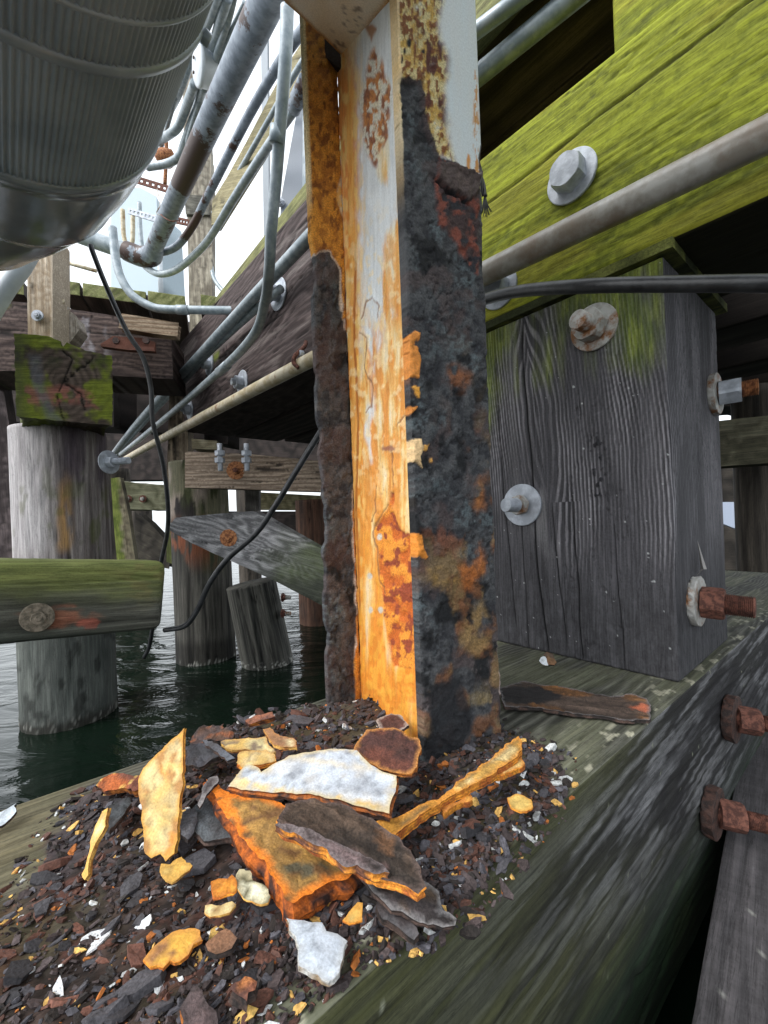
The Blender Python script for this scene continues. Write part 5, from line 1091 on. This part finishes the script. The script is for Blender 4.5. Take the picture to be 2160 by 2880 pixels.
tag(pslab('metal_post', [(733, 90), (752, 95), (757, 690), (742, 690), (738, 400)], at(745, 400, 2.6), front, .05, lambda G, ed, px, py: (np.tile((.46, .50, .54), (len(px), 1)), 0*px, .4), res=.05, mat=CRUST), 'slender pale blue grey post behind the vertical conduit', 'post')
tag(pslab('steel_brace', [(868, 235), (832, 330), (790, 560), (786, 700), (812, 640), (858, 545), (900, 540), (900, 235)], at(830, 450, 1.75), unit(np.array([-.3, -1, .1])), .02, lambda G, ed, px, py: (mix((.13, .15, .18), (.22, .25, .29), fbm(px*.01, py*.02, s=4)), 0*px, .4), res=.04, mat=CRUST), 'wide blue grey steel brace between the conduits and the column', 'brace')
sb = bpy.data.objects['steel_brace']; bolt(sb, at(791, 571, 1.74), (-.3, -1, 0), rw=.02, rn=.018, hn=.012, rs=.011, ls=.006, lab='bolt on the blue grey brace')
tag(pslab('timber_rail', [(862, 98), (803, 190), (758, 272), (700, 385), (640, 495), (597, 564), (594, 632), (604, 630), (660, 540), (735, 420), (800, 300), (872, 170), (890, 60)], at(740, 330, 2.0), unit(np.array([-.5, -1, .25])), .05, gpost(124, (.22, .19, .10), (.44, .40, .25), pitch=.015, ring=.4), grain=at(803, 190, 1.5)-at(597, 564, 2.3), res=.02), 'slanting yellowed timber rail between two conduits', 'rail')
pxtube('pale_pipe', [(95, 690, 1.25), (60, 752, 1.25), (15, 815, 1.25), (-40, 905, 1.25)], .030, PAINT, 'pale slanting pipe at the far left edge under the duct', 'pipe')
hr = empty('handrail', tuple(at(180, 780, 2.6)), 'thin rusty yellow handrail seen beyond the deck boards', 'handrail')
tube('rail', [at(150, 728, 2.6), at(270, 762, 2.6)], .014, YELPIPE, hr, seg=10, smoothpath=False); tube('stanchion', [at(176, 735, 2.6), at(177, 830, 2.6)], .016, YELPIPE, hr, seg=10, smoothpath=False)
cab = empty('cabinet', tuple(at(385, 815, 5.2)), 'pale blue equipment cabinet standing on the deck beyond the conduits', 'cabinet')
mcab = lambda G, ed, px, py: (np.tile((.50, .60, .66), (len(px), 1)), 0*px, .3)
pslab('housing', [(312, 530), (395, 528), (440, 552), (455, 830), (312, 830)], at(385, 700, 5.2), front, .8, mcab, mat=CRUST, res=.3, parent=cab)
tube('corner_post', [at(448, 690, 5.1), at(453, 830, 5.1)], .035, PAINT, cab, seg=8, smoothpath=False)
for (x0, x1, l) in ((372, 366, 0), (392, 395, 1), (405, 404, 0)):
    pass
pc([(392, 570, 3.2), (394, 640, 3.2), (400, 705, 3.2)], .02, 'short upright pipe in front of the blue cabinet')
pc([(345, 590, 2.6), (348, 660, 2.6), (358, 690, 2.6), (372, 680, 2.6), (374, 600, 2.6)], .016, 'small pale U-shaped pipe under the edge of the duct', YELPIPE)

# ============================================================ cross deck boards and the bent under them
gx = unit(np.array([.93, .37, 0])); gy = np.array([-gx[1], gx[0], 0])
def endb(seed):
    def fn(Q, nn, px, py, face):
        c, h = wood(Q, seed, (.06, .045, .035), (.17, .13, .10), pitch=.02)
        if face in (0, 1, 5): c, h = moss(c, h, Q, .6+0*px, (.13, .15, .045), (.30, .31, .13), seed, .9)
        return c, h, .85
    return fn
for i, (xa, ya, xb) in enumerate([(-70, 812, 68), (168, 824, 226), (233, 832, 411), (417, 853, 522), (565, 862, 690)]):
    p = onz(xa, ya, 2.15); q = onp(xb, ya+20, p, gy); W_ = abs(np.dot(q-p, gx))
    tag(roundbox('deck_board', p, gy, -gx, UP, (1.3, -0+W_, .065), endb(130+i), step=.03, dense={0: .008}) if False else roundbox('deck_board', p+gx*W_, gy, -gx, UP, (1.3, W_, .065), endb(130+i), step=.03, dense={0: .008}),
        ['mossy deck board end at the far left edge', 'narrow mossy deck board end beside the tan post', 'widest mossy deck board end behind the hanging cable', 'mossy deck board end left of the tall pale post', 'mossy deck board end right of the tall pale post'][i], 'board', 'mossy deck board ends')
nbent = unit(np.array([.25, -1, 0]))
bentfn = flatwood(140, (.045, .030, .028), (.16, .115, .10), pitch=.022, warp=.06, crack=1.2)
def bf(G, ed, px, py):
    c, h, r = bentfn(G, ed, px, py); c = mix(c, (.34, .32, .34), sm(.54, .66, fbm(px*.04, py*.012, s=141, o=4))*sm(60, 20, np.abs(px-262))*.8); c = mix(c, (.10, .13, .03), sm(.6, .7, fbm(px*.02, py*.03, s=142))*sm(60, 0, px)); return c, h, r
tag(pslab('bent_timber', [(-120, 838), (75, 850), (218, 872), (300, 884), (400, 905), (481, 929), (487, 1066), (400, 1062), (315, 1056), (100, 1045), (-120, 1040)], at(250, 950, 1.62), nbent, .30, bf, grain=gx, res=.010), 'dark purplish brown crosswise timber behind the end-grain block', 'timber')
tag(pslab('split_board', [(342, 881), (420, 894), (503, 908), (499, 946), (430, 938), (333, 922)], at(420, 915, 1.60), nbent, .05, flatwood(143, (.20, .13, .08), (.48, .37, .26), pitch=.02, crack=2.0), grain=gx, res=.008), 'cracked cream board lodged under the deck board ends', 'board')
ang = empty('steel_angle', tuple(at(350, 975, 1.6)), 'rusty steel angle bolted to the purplish crosswise timber', 'steel angle')
rf_ = lambda G, ed, px, py: (mix((.09, .035, .025), (.22, .09, .06), fbm(px*.06, py*.06, s=5)), (fbm(px*.1, py*.1, s=6)-.5)*.004, .9)
pslab('web', [(284, 966), (318, 945), (400, 950), (436, 962), (437, 985), (300, 978)], at(360, 965, 1.605), nbent, .012, rf_, mat=CRUST, res=.012, parent=ang)
pslab('lip', [(282, 966), (360, 972), (432, 976), (436, 988), (360, 984), (284, 974)], at(360, 975, 1.575), nbent, .03, rf_, mat=CRUST, res=.012, parent=ang)
for x in (328, 412): V, Fc = hexnut(at(x, 960, 1.60), nbent, .016, .012); mesh('bolt', V, Fc, DARKR, ang, smooth=False)
tag(pslab('split_stub', [(142, 868), (176, 860), (214, 888), (224, 925), (205, 952), (178, 985), (166, 960), (152, 955)], at(180, 910, 1.45), nbent, .08, flatwood(144, (.25, .21, .17), (.55, .50, .44), pitch=.02, crack=2), grain=(0, 0, 1), res=.01), 'splintered pale stub of wood between tan post and crosswise timber', 'stub')
ss = bpy.data.objects['split_stub']
for x, y in ((188, 860), (182, 922)): bolt(ss, at(x-8, y+4, 1.44), unit(np.array([.5, -1, .2])), rw=.016, rn=.011, hn=.01, rs=.010, ls=.03, mw=GALVR, mn=GALVR, ms=YELPIPE, head=True)
# end-grain block on the big pile
def endg(G, ed, px, py):
    x, y = wob(px, py, 8, 150); d = np.hypot(x-180, (y-1078)*1.05)
    ri = .5+.5*np.sin(d/3.4+fbm(px*.03, py*.03, s=151)*3); c = mix((.055, .040, .032), (.16, .12, .095), ri*.7*sm(150, 90, d)+.3*fbm(px*.05, py*.05, s=152))
    gm = sm(.42, .58, fbm(px*.018, py*.018, s=153, o=4)+.20*sm(1110, 960, py)+.15*sm(200, 310, px)-.06); c = mix(c, mix((.10, .14, .015), (.28, .33, .03), fbm(px*.05, py*.05, s=154)), gm*.9)
    dg = sm(.52, .62, fbm(px*.02, py*.02, s=155, o=4))*sm(1080, 950, py); c = mix(c, (.035, .05, .018), dg*.8)
    pk = pm(x, y, [(60, 1090), (130, 1088), (190, 1085), (250, 1100), (280, 1150), (230, 1140), (180, 1130), (130, 1150), (70, 1130)], 9); c = mix(c, (.30, .12, .095), pk*sm(.35, .55, fbm(px*.06, py*.06, s=156, o=4))*.9)
    c = mix(c, (.16, .17, .19), pm(x, y, [(80, 1000), (110, 1000), (120, 1060), (150, 1160), (180, 1190), (130, 1180), (90, 1080)], 10)*.6)
    c = mix(c, (.06, .06, .055), sm(90, 50, px)*.5)
    ck = 0
    for ln in ([(178, 960), (178, 985), (200, 1015), (180, 1078)], [(180, 1078), (230, 1035), (262, 1010)], [(180, 1078), (225, 1110), (240, 1150)], [(180, 1078), (160, 1120), (182, 1190)]): ck = np.maximum(ck, sm(3.5, 1, pdist(x, y, ln, False)))
    c = c*(1-.9*ck[:, None]); return c, ri*.001-ck*.005+(fbm(px*.08, py*.08, s=157)-.5)*.004, .9
tag(pslab('endgrain_block', [(40, 938), (90, 940), (135, 946), (172, 960), (178, 975), (186, 962), (240, 985), (315, 1001), (317, 1100), (315, 1196), (240, 1190), (150, 1182), (46, 1170), (42, 1050)], at(180, 1070, 1.26), unit(np.array([.62, -.78, 0])), .30, endg, res=.0055, ejit=.001, esub=.008), 'square mossy end-grain timber block on top of the big left pile', 'timber block')
# ------------------------------------------------------------ piles
def pile(name, p0, p1, r0, r1, fn, label, cat='pile', nth=150, nz=130, half=False, dz=None):
    p0 = np.asarray(p0, float); p1 = np.asarray(p1, float); ax = unit(p1-p0); a, b, _ = frame(ax); L = np.linalg.norm(p1-p0)
    T, Z = np.meshgrid(np.arange(nth)/nth*2*PI, np.linspace(0, 1, nz), indexing='ij'); T = T.ravel(); Z = Z.ravel()
    dirs = np.cos(T)[:, None]*a+np.sin(T)[:, None]*b; r = r0+(r1-r0)*Z
    W = p0+ax*(Z*L)[:, None]+dirs*r[:, None]; px, py = proj(W)
    G = np.stack([Z*L, np.cos(T)*r, np.sin(T)*r], 1); G2 = np.stack([Z*L, T*r0, 0*T], 1)
    c, h, rg = fn(G, G2, px, py, W); r = r+h; W = p0+ax*(Z*L)[:, None]+dirs*r[:, None]
    i = np.arange(nth); ii = (i+1) % nth; q = []
    for k in range(nz-1): q.append(np.stack([i*nz+k, ii*nz+k, ii*nz+k+1, i*nz+k+1], 1))
    Fl = [tuple(x) for x in np.concatenate(q).tolist()]; n = len(W)
    W = np.concatenate([W, [p0], [p1]]); c = np.concatenate([c, c[:1], c[:1]*.6]); G2 = np.concatenate([G2, G2[:1], G2[:1]])
    for k in range(nth): kk = (k+1) % nth; Fl.append((n, kk*nz, k*nz)); Fl.append((n+1, k*nz+nz-1, kk*nz+nz-1))
    return tag(mesh(name, W, Fl, WOOD, None, c, np.full(len(W), .8), G2), label, cat)
def pilewood(G, seed, dark, light, crack=1.0, lines=1.0):
    a = np.arctan2(G[:, 2], G[:, 1])*.2; u = G[:, 0]
    n = fbm(u*2, a*22, s=seed, o=4); n2 = fbm(u*3, G[:, 1]*130, G[:, 2]*130, s=seed+1, o=3)
    c = mix(dark, light, np.clip(sm(.3, .7, n*.5+n2*.5)*1.1, 0, 1))
    ck = 0
    for k in range(3):
        m = fbm(u*.8, G[:, 1]*26+k*9, G[:, 2]*26, s=seed+5+k, o=2); ck = np.maximum(ck, np.exp(-((m-.5)/.012)**2)*sm(.40, .55, fbm(u*1.2, G[:, 1]*9, G[:, 2]*9+k*5, s=seed+9)))
    ck = ck*crack; c = c*(1-.75*ck[:, None]); return c, (n2-.5)*.004-ck*.004
def bigpile(G, G2, px, py, W):
    c, h = pilewood(G, 180, (.12, .10, .095), (.33, .30, .29))
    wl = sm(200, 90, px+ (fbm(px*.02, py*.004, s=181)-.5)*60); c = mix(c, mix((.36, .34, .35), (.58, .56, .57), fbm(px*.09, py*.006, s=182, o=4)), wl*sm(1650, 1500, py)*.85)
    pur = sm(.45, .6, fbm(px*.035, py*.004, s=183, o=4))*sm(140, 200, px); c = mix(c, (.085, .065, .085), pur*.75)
    og = sm(28, 8, np.abs(px-178-.02*(py-1300)+(fbm(px*.02, py*.02, s=184)-.5)*20))*sm(1300, 1420, py)*sm(1570, 1530, py); c = mix(c, (.42, .24, .08), og*.75*sm(.3, .55, fbm(px*.07, py*.02, s=185)))
    wet = sm(1560, 1680, py+(fbm(px*.02, py*.01, s=186)-.5)*60); c = mix(c, mix((.045, .055, .05), (.15, .165, .15), fbm(px*.06, py*.012, s=187, o=4)), wet*.95)
    c = mix(c, (.02, .022, .02), sm(.62, .72, fbm(px*.04, py*.02, s=188, o=4))*wet*.7); c = mix(c, (.10, .12, .03), sm(1180, 1500, py)*sm(.62, .7, fbm(px*.03, py*.02, s=189))*(1-wet)*.5)
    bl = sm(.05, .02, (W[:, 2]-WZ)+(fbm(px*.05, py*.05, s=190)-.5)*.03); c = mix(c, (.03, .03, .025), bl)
    bar = sm(.66, .74, fbm(px*.3, py*.3, s=191, o=3))*sm(.07, .02, (W[:, 2]-WZ)); c = mix(c, (.34, .34, .31), bar*.7); return c, h+bar*.004, .8
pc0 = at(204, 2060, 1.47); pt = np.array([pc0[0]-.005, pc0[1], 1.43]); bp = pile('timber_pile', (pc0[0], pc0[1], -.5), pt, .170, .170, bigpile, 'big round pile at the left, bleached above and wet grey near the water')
bolt(bp, at(306, 1300, 1.40), (1, -.30, 0), rw=.048, rn=.024, hn=.026, rs=.014, ls=.075, lab='pale washer and long threaded bolt on the right of the big pile')
def logfn(G, G2, px, py, W):
    c, h = pilewood(G, 200, (.045, .045, .035), (.17, .17, .14), .8)
    top = sm(1720, 1600, py+(fbm(px*.012, py*.03, s=201)-.5)*50); c = mix(c, mix((.13, .16, .04), (.30, .33, .10), fbm(px*.01, py*.10, s=202, o=4)), top*.85)
    c = mix(c, (.24, .20, .08), sm(.5, .65, fbm(px*.015, py*.04, s=203))*sm(250, 420, px)*sm(1740, 1640, py)*.5)
    rd = sm(1.1, .5, np.hypot((px-165)/105, (py-1735)/34)+(fbm(px*.03, py*.08, s=204, o=4)-.5)*1.0); c = mix(c, mix((.24, .07, .04), (.44, .20, .12), fbm(px*.03, py*.2, s=205)), rd*.85)
    rd2 = sm(1.1, .8, np.hypot((px-248)/30, (py-1752)/14)+(fbm(px*.06, py*.06, s=206, o=3)-.5)*1.2); c = mix(c, (.32, .09, .06), rd2*.8)
    c = mix(c, (.030, .045, .035), sm(1755, 1800, py)*.6); return c, h*1.4+(fbm(px*.03, py*.1, s=207)-.5)*.004, .85
la, lb_ = at(-200, 1704, .86), at(466, 1674, 1.19); lx = unit(lb_-la); ly = unit(np.array([-lx[1], lx[0], 0])); lz = unit(np.cross(lx, ly)); LH = .236
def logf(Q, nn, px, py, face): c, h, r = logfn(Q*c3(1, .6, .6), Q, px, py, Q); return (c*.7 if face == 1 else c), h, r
lg = tag(roundbox('mossy_timber', la-lz*LH/2, lx, ly, lz, (np.linalg.norm(lb_-la), .16, LH), logf, dense={2: .005}, step=.015, r=.030), 'horizontal mossy timber wale across the big left pile', 'timber')
lp = onp(103, 1735, la, -ly)
bolt(lg, lp, -ly, rw=.040, rn=.019, hn=.013, rs=.010, ls=.002, mw=MOSSB, mn=MOSSB, ms=MOSSB, tw=.02, head=True, jit=.01, lab='heavy mossy washer and square-headed bolt on the mossy timber')
def midpile(G, G2, px, py, W):
    c, h = pilewood(G, 220, (.03, .03, .027), (.12, .115, .10)); z = W[:, 2]-WZ
    pl = sm(.95, 1.0, z+0*z); spots = sm(.48, .56, fbm(px*.04, py*.012, s=221, o=4)); c = mix(c, mix((.03, .025, .025), (.36, .30, .25), spots), sm(.80, .88, z))
    c = mix(c, (.075, .09, .03), sm(.45, .7, fbm(px*.03, py*.01, s=222))*sm(.4, .7, z)*.7); c = mix(c, (.26, .085, .04), sm(.60, .66, fbm(px*.03, py*.008, s=223))*sm(.5, .7, z)*sm(.88, .75, z)*.9)
    c = c*(1-.55*sm(.16, .10, z+(fbm(px*.06, py*.02, s=225)-.5)*.06))[:, None]; bar = sm(.60, .70, fbm(px*.3, py*.3, s=224, o=3))*sm(.035, .01, z); c = mix(c, (.5, .5, .46), bar*.8); return c, h, .8
m0 = at(583, 1850, 2.06); pile('timber_pile', (m0[0], m0[1], -.5), (m0[0]-.01, m0[1], 1.38), .170, .162, midpile, 'round pile in the middle behind the flat brace, peeling at its top')
def tiltp(G, G2, px, py, W):
    c, h = pilewood(G, 240, (.03, .031, .028), (.13, .127, .11)); bar = sm(.55, .65, fbm(px*.2, py*.2, s=244, o=3))*sm(.05, .01, (W[:, 2]-WZ)); c = mix(c, (.5, .5, .46), bar*.8); return c, h, .85
t0 = at(778, 1960, 1.96); t0[2] = -.05; t1 = at(707, 1640, 1.93); tpil = pile('timber_pile', t0, t1, .142, .135, tiltp, 'short cut-off pile leaning beside the middle pile')
for yy in (1680, 1725): bolt(tpil, at(795, yy, 1.9), (1, -.2, 0), rw=.024, rn=.016, hn=.014, rs=.011, ls=.03, mw=RUSTB, mn=RUSTB, ms=GALVR, jit=.05)
def redp(G, G2, px, py, W):
    c, h = pilewood(G, 260, (.05, .032, .025), (.17, .09, .06)); c = mix(c, (.12, .06, .04), sm(.5, .62, fbm(px*.04, py*.04, s=261, o=4))*.5); return c, h*2, .85
r0 = at(900, 1700, 2.7); pile('timber_pile', (r0[0], r0[1], -.5), (r0[0]-.01, r0[1], 1.17), .160, .155, redp, 'reddish brown pile half hidden behind the column', nth=90, nz=90)
def gen(seed, a=(.03, .026, .022), b=(.10, .085, .07)): 
    def f(G, G2, px, py, W): c, h = pilewood(G, seed, a, b); return c, h, .85
    return f
for i, (x, D, r, l) in enumerate(((330, 3.4, .13, 'distant dark pile right of the big left pile'), (395, 4.6, .15, 'distant dark pile left of the bright water gap'), (700, 4.4, .14, 'distant dark pile behind the leaning pile'), (2128, 1.75, .085, 'dark pile in the shade at the right edge'), (1000, 4.2, .15, 'distant dark pile hidden mostly by the column'), (560, 6.5, .16, 'farthest dark pile behind the flat brace'))):
    b0 = at(x, 1500, D); pile('timber_pile', (b0[0], b0[1], -.3), (b0[0], b0[1], 1.60), r, r, gen(270+i), l, nth=40, nz=40)
# ------------------------------------------------------------ boards and braces between the piles
mh = lambda a, b: (lambda px, py: np.clip((a-px)/b, 0, 1))
hb = pslab('wooden_board', [(520, 1274), (527, 1270), (700, 1277), (960, 1302), (960, 1384), (820, 1380), (520, 1371)], at(700, 1320, 1.74), unit(np.array([.03, -1, 0])), .09, flatwood(300, (.17, .125, .09), (.44, .35, .27), pitch=.022, warp=.03, crack=1.3), grain=(1, 0, 0), res=.009)
tag(hb, 'level light brown board across the middle pile, with a rusted washer', 'board')
bolt(hb, at(664, 1323, 1.738), (.15, -1, 0), rw=.046, rn=.021, hn=.012, rs=.012, ls=.012, mw=RUSTO, mn=RUSTO, ms=RUSTB, jit=.02, lab='round orange rusted washer on the level board')
def brf(G, ed, px, py):
    c, h = wood(G, 310, (.12, .12, .125), (.42, .42, .43), pitch=.028, warp=.10, knots=((.27, .15, .035), (.55, .03, .05)), crack=.8, ring=.9)
    m = sm(700, 930, px+.8*(py-1560)+(fbm(px*.02, py*.02, s=311, o=4)-.5)*160); c = mix(c, mix((.05, .065, .03), (.14, .17, .08), fbm(px*.04, py*.04, s=312)), m*.8)
    c = mix(c, (.035, .037, .035), sm(1600, 1660, py+(fbm(px*.03, py*.03, s=313)-.5)*40)*.7); return c, h*1.4, .8
br_ = pslab('diagonal_brace', [(469, 1488), (480, 1472), (494, 1456), (600, 1446), (712, 1437), (760, 1462), (830, 1502), (975, 1585), (975, 1730), (900, 1700), (773, 1634), (700, 1600), (600, 1556), (540, 1528)], at(640, 1520, 1.62), unit(np.array([-.06, -1, 0])), .09, brf, grain=at(830, 1560, 1.62)-at(500, 1460, 1.62), res=.008)
tag(br_, 'flat grey weathered brace slanting down behind the black cable', 'brace')
bolt(br_, at(643, 1513, 1.618), (.05, -1, 0), rw=.040, rn=.020, hn=.010, rs=.011, ls=.005, mw=RUSTO, mn=RUSTO, ms=RUSTO, jit=.02, lab='orange rusted washer and nut on the flat brace')
for x, l in ((618, 'left of two silver bolts hanging down above the level board'), (693, 'right of two silver bolts hanging down above the level board')):
    e = empty('hanging_bolt', tuple(at(x, 1262, 1.68)), l, 'bolt', 'silver bolts hanging above the level board'); A = Acc(); V, Fc = lathe([(.012, -.03), (.012, .10), (.010, .103)], at(x, 1265, 1.66), (0, 0, -1), 16); mesh('rod', V, Fc, GALV, e)
    for y in (1268, 1288): V, Fc = hexnut(at(x, y, 1.66), (0, 0, -1), .024, .024); mesh('nut', V, Fc, GALV, e, smooth=False)
def mpf(G, ed, px, py):
    c, h = wood(G, 320, (.13, .10, .075), (.38, .31, .22), pitch=.03, warp=.03, crack=1.4); c = mix(c, mix((.06, .08, .02), (.16, .20, .06), fbm(px*.05, py*.02, s=321)), sm(1440, 1520, py)*.85); return mix(c, (.05, .04, .035), sm(1180, 1080, py)*.7), h, .85
tag(pslab('wooden_post', [(478, 1060), (526, 1060), (532, 1585), (500, 1592), (468, 1580), (470, 1300)], at(500, 1350, 2.05), unit(np.array([.2, -1, 0])), .14, mpf, grain=(0, 0, 1), res=.014), 'split tan post left of the middle pile, green at its foot', 'post')
tag(pslab('wooden_board', [(690, 1365), (728, 1365), (727, 1452), (690, 1455)], at(710, 1400, 2.2), front, .05, flatwood(330, (.12, .11, .10), (.28, .26, .24)), grain=(0, 0, 1), res=.03), 'short upright grey board right of the middle pile top', 'board')
tag(pslab('wooden_board', [(722, 1384), (940, 1396), (940, 1436), (722, 1434)], at(820, 1410, 2.9), front, .08, flatwood(331, (.11, .10, .05), (.26, .24, .14)), grain=(1, 0, 0), res=.03), 'olive board joining the middle and reddish piles', 'board')
tag(pslab('wooden_board', [(538, 1234), (610, 1240), (611, 1264), (540, 1262)], at(575, 1250, 1.85), unit(np.array([.1, -1, .0])), .12, flatwood(332, (.22, .19, .12), (.42, .38, .26)), grain=(1, 0, 0), res=.02), 'small pale wood block under the end of the brown beam', 'block')
ob = pslab('wooden_board', [(330, 1352), (400, 1362), (470, 1366), (471, 1434), (352, 1432)], at(400, 1395, 3.2), front, .12, flatwood(333, (.11, .11, .06), (.28, .28, .18)), grain=(1, 0, 0), res=.04); tag(ob, 'olive green board with two bolts far behind the hanging cable', 'board')
for x in (361, 402): bolt(ob, at(x, 1403, 3.19), front, rw=.035, rn=.02, hn=.015, rs=.012, ls=.01, mw=RUSTB, mn=GALVR, ms=GALVR)
tag(pslab('diagonal_brace', [(312, 1345), (338, 1342), (362, 1450), (382, 1585), (330, 1590), (318, 1450)], at(345, 1460, 2.4), unit(np.array([.2, -1, 0])), .06, flatwood(334, (.11, .09, .06), (.30, .27, .18), mo=(lambda px, py: sm(345, 322, px-.08*(py-1400)), (.12, .16, .03), (.25, .30, .07))), grain=(0.1, 0, -1), res=.02), 'narrow greenish brace squeezed beside the big left pile', 'brace')
tag(pslab('diagonal_brace', [(380, 1440), (420, 1470), (476, 1530), (476, 1600), (380, 1580)], at(420, 1520, 3.0), front, .1, flatwood(335, (.025, .022, .018), (.08, .07, .055)), grain=(1, 0, -.6), res=.04), 'black brace below the olive green board', 'brace')
tag(pslab('diagonal_brace', [(-60, 1000), (2, 1040), (28, 1210), (44, 1610), (8, 1600), (-60, 1560)], at(0, 1300, 1.75), unit(np.array([.3, -1, 0])), .08, flatwood(336, (.045, .035, .035), (.15, .12, .12), pitch=.02), grain=(0.05, 0, -1), res=.02), 'dark upright brace cut off by the left edge of the picture', 'brace')
# dark timbers behind, with slabs added to darken bright gaps
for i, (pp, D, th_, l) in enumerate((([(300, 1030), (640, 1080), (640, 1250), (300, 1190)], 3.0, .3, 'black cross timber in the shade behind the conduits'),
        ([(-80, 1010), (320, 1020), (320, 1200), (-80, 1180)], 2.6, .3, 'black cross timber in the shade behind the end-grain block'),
        ([(260, 1130), (1100, 1160), (1100, 1345), (260, 1350)], 4.8, .3, 'farthest black slab added to darken the gap low under the deck'),  # added slab, hides bright sky under the deck
        ([(480, 1438), (960, 1438), (960, 1540), (480, 1500)], 5.2, .3, 'far black slab added to darken the gap between the piles'),  # added dark slab, stands in for the gloom among the piles
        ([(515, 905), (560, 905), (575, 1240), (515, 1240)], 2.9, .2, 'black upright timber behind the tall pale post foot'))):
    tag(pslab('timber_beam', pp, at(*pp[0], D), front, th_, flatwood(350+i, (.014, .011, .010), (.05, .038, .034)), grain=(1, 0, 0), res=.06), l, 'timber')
# right-hand side under the pier
rn = unit(np.array([-.2, -1, 0]))
tag(pslab('timber_beam', [(1960, 1190), (2260, 1158), (2260, 1296), (1960, 1316)], at(2100, 1240, 1.45), rn, .15, flatwood(360, (.07, .065, .04), (.16, .15, .10), pitch=.02), grain=(1, 0, .05), res=.02), 'olive brown level beam in the shade right of the post', 'timber')
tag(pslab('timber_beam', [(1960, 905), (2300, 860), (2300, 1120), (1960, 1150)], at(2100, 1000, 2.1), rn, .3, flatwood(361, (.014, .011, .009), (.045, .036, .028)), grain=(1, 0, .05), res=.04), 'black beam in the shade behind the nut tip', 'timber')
tag(pslab('timber_beam', [(1900, 1310), (2400, 1300), (2400, 1412), (1900, 1412)], at(2100, 1350, 4.2), rn, .3, flatwood(362, (.014, .012, .010), (.05, .042, .034)), grain=(1, 0, .05), res=.1), 'black slab added to darken the gap beneath the olive beam', 'timber')  # added black slab, keeps sky from showing under the olive beam
tag(pslab('timber_beam', [(1900, 1475), (2400, 1475), (2400, 1640), (1900, 1640)], at(2100, 1550, 4.2), rn, .3, flatwood(363, (.014, .012, .010), (.05, .042, .034)), grain=(1, 0, .05), res=.1), 'black low slab added to darken the gap behind the foot of the dark pile', 'timber')  # added black slab, closes the bright opening low at the right
tag(pslab('panel', [(2000, 1412), (2180, 1412), (2180, 1530), (2000, 1460)], at(2080, 1450, 3.4), rn, .05, lambda G, ed, px, py: (np.tile((.42, .48, .60), (len(px), 1)), 0*px, .4), res=.1, mat=CRUST), 'pale blue panel glimpsed far off past the dark pile', 'panel')
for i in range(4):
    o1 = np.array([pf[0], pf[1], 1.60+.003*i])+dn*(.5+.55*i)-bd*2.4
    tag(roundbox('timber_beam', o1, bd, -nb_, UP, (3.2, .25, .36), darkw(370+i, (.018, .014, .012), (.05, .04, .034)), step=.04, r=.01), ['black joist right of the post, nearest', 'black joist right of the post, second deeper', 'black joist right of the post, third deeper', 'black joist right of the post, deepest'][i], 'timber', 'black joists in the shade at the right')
# conduits under the deck, top right
def dkc(p, q, r, l): return tag(tube('conduit', [onz(*p), onz(*q)], r, CONDUIT, smoothpath=False), l, 'conduit')
a_, b_ = onz(1326, 228, 2.0), onz(1611, -5, 2.0); dkd = (b_-a_); tag(tube('conduit', [a_-dkd*1.2, b_+dkd*.8], .0205, CONDUIT, seg=28, smoothpath=False), 'thick pale conduit under the dark planks right of the column', 'conduit')
a_, b_ = onz(1322, 100, 2.03), onz(1456, 0, 2.03); dkd = (b_-a_); tag(tube('conduit', [a_-dkd*1.5, b_+dkd*1.5], .0150, CONDUIT, seg=28, smoothpath=False), 'thinner dull conduit above the thick pale one right of the column', 'conduit')
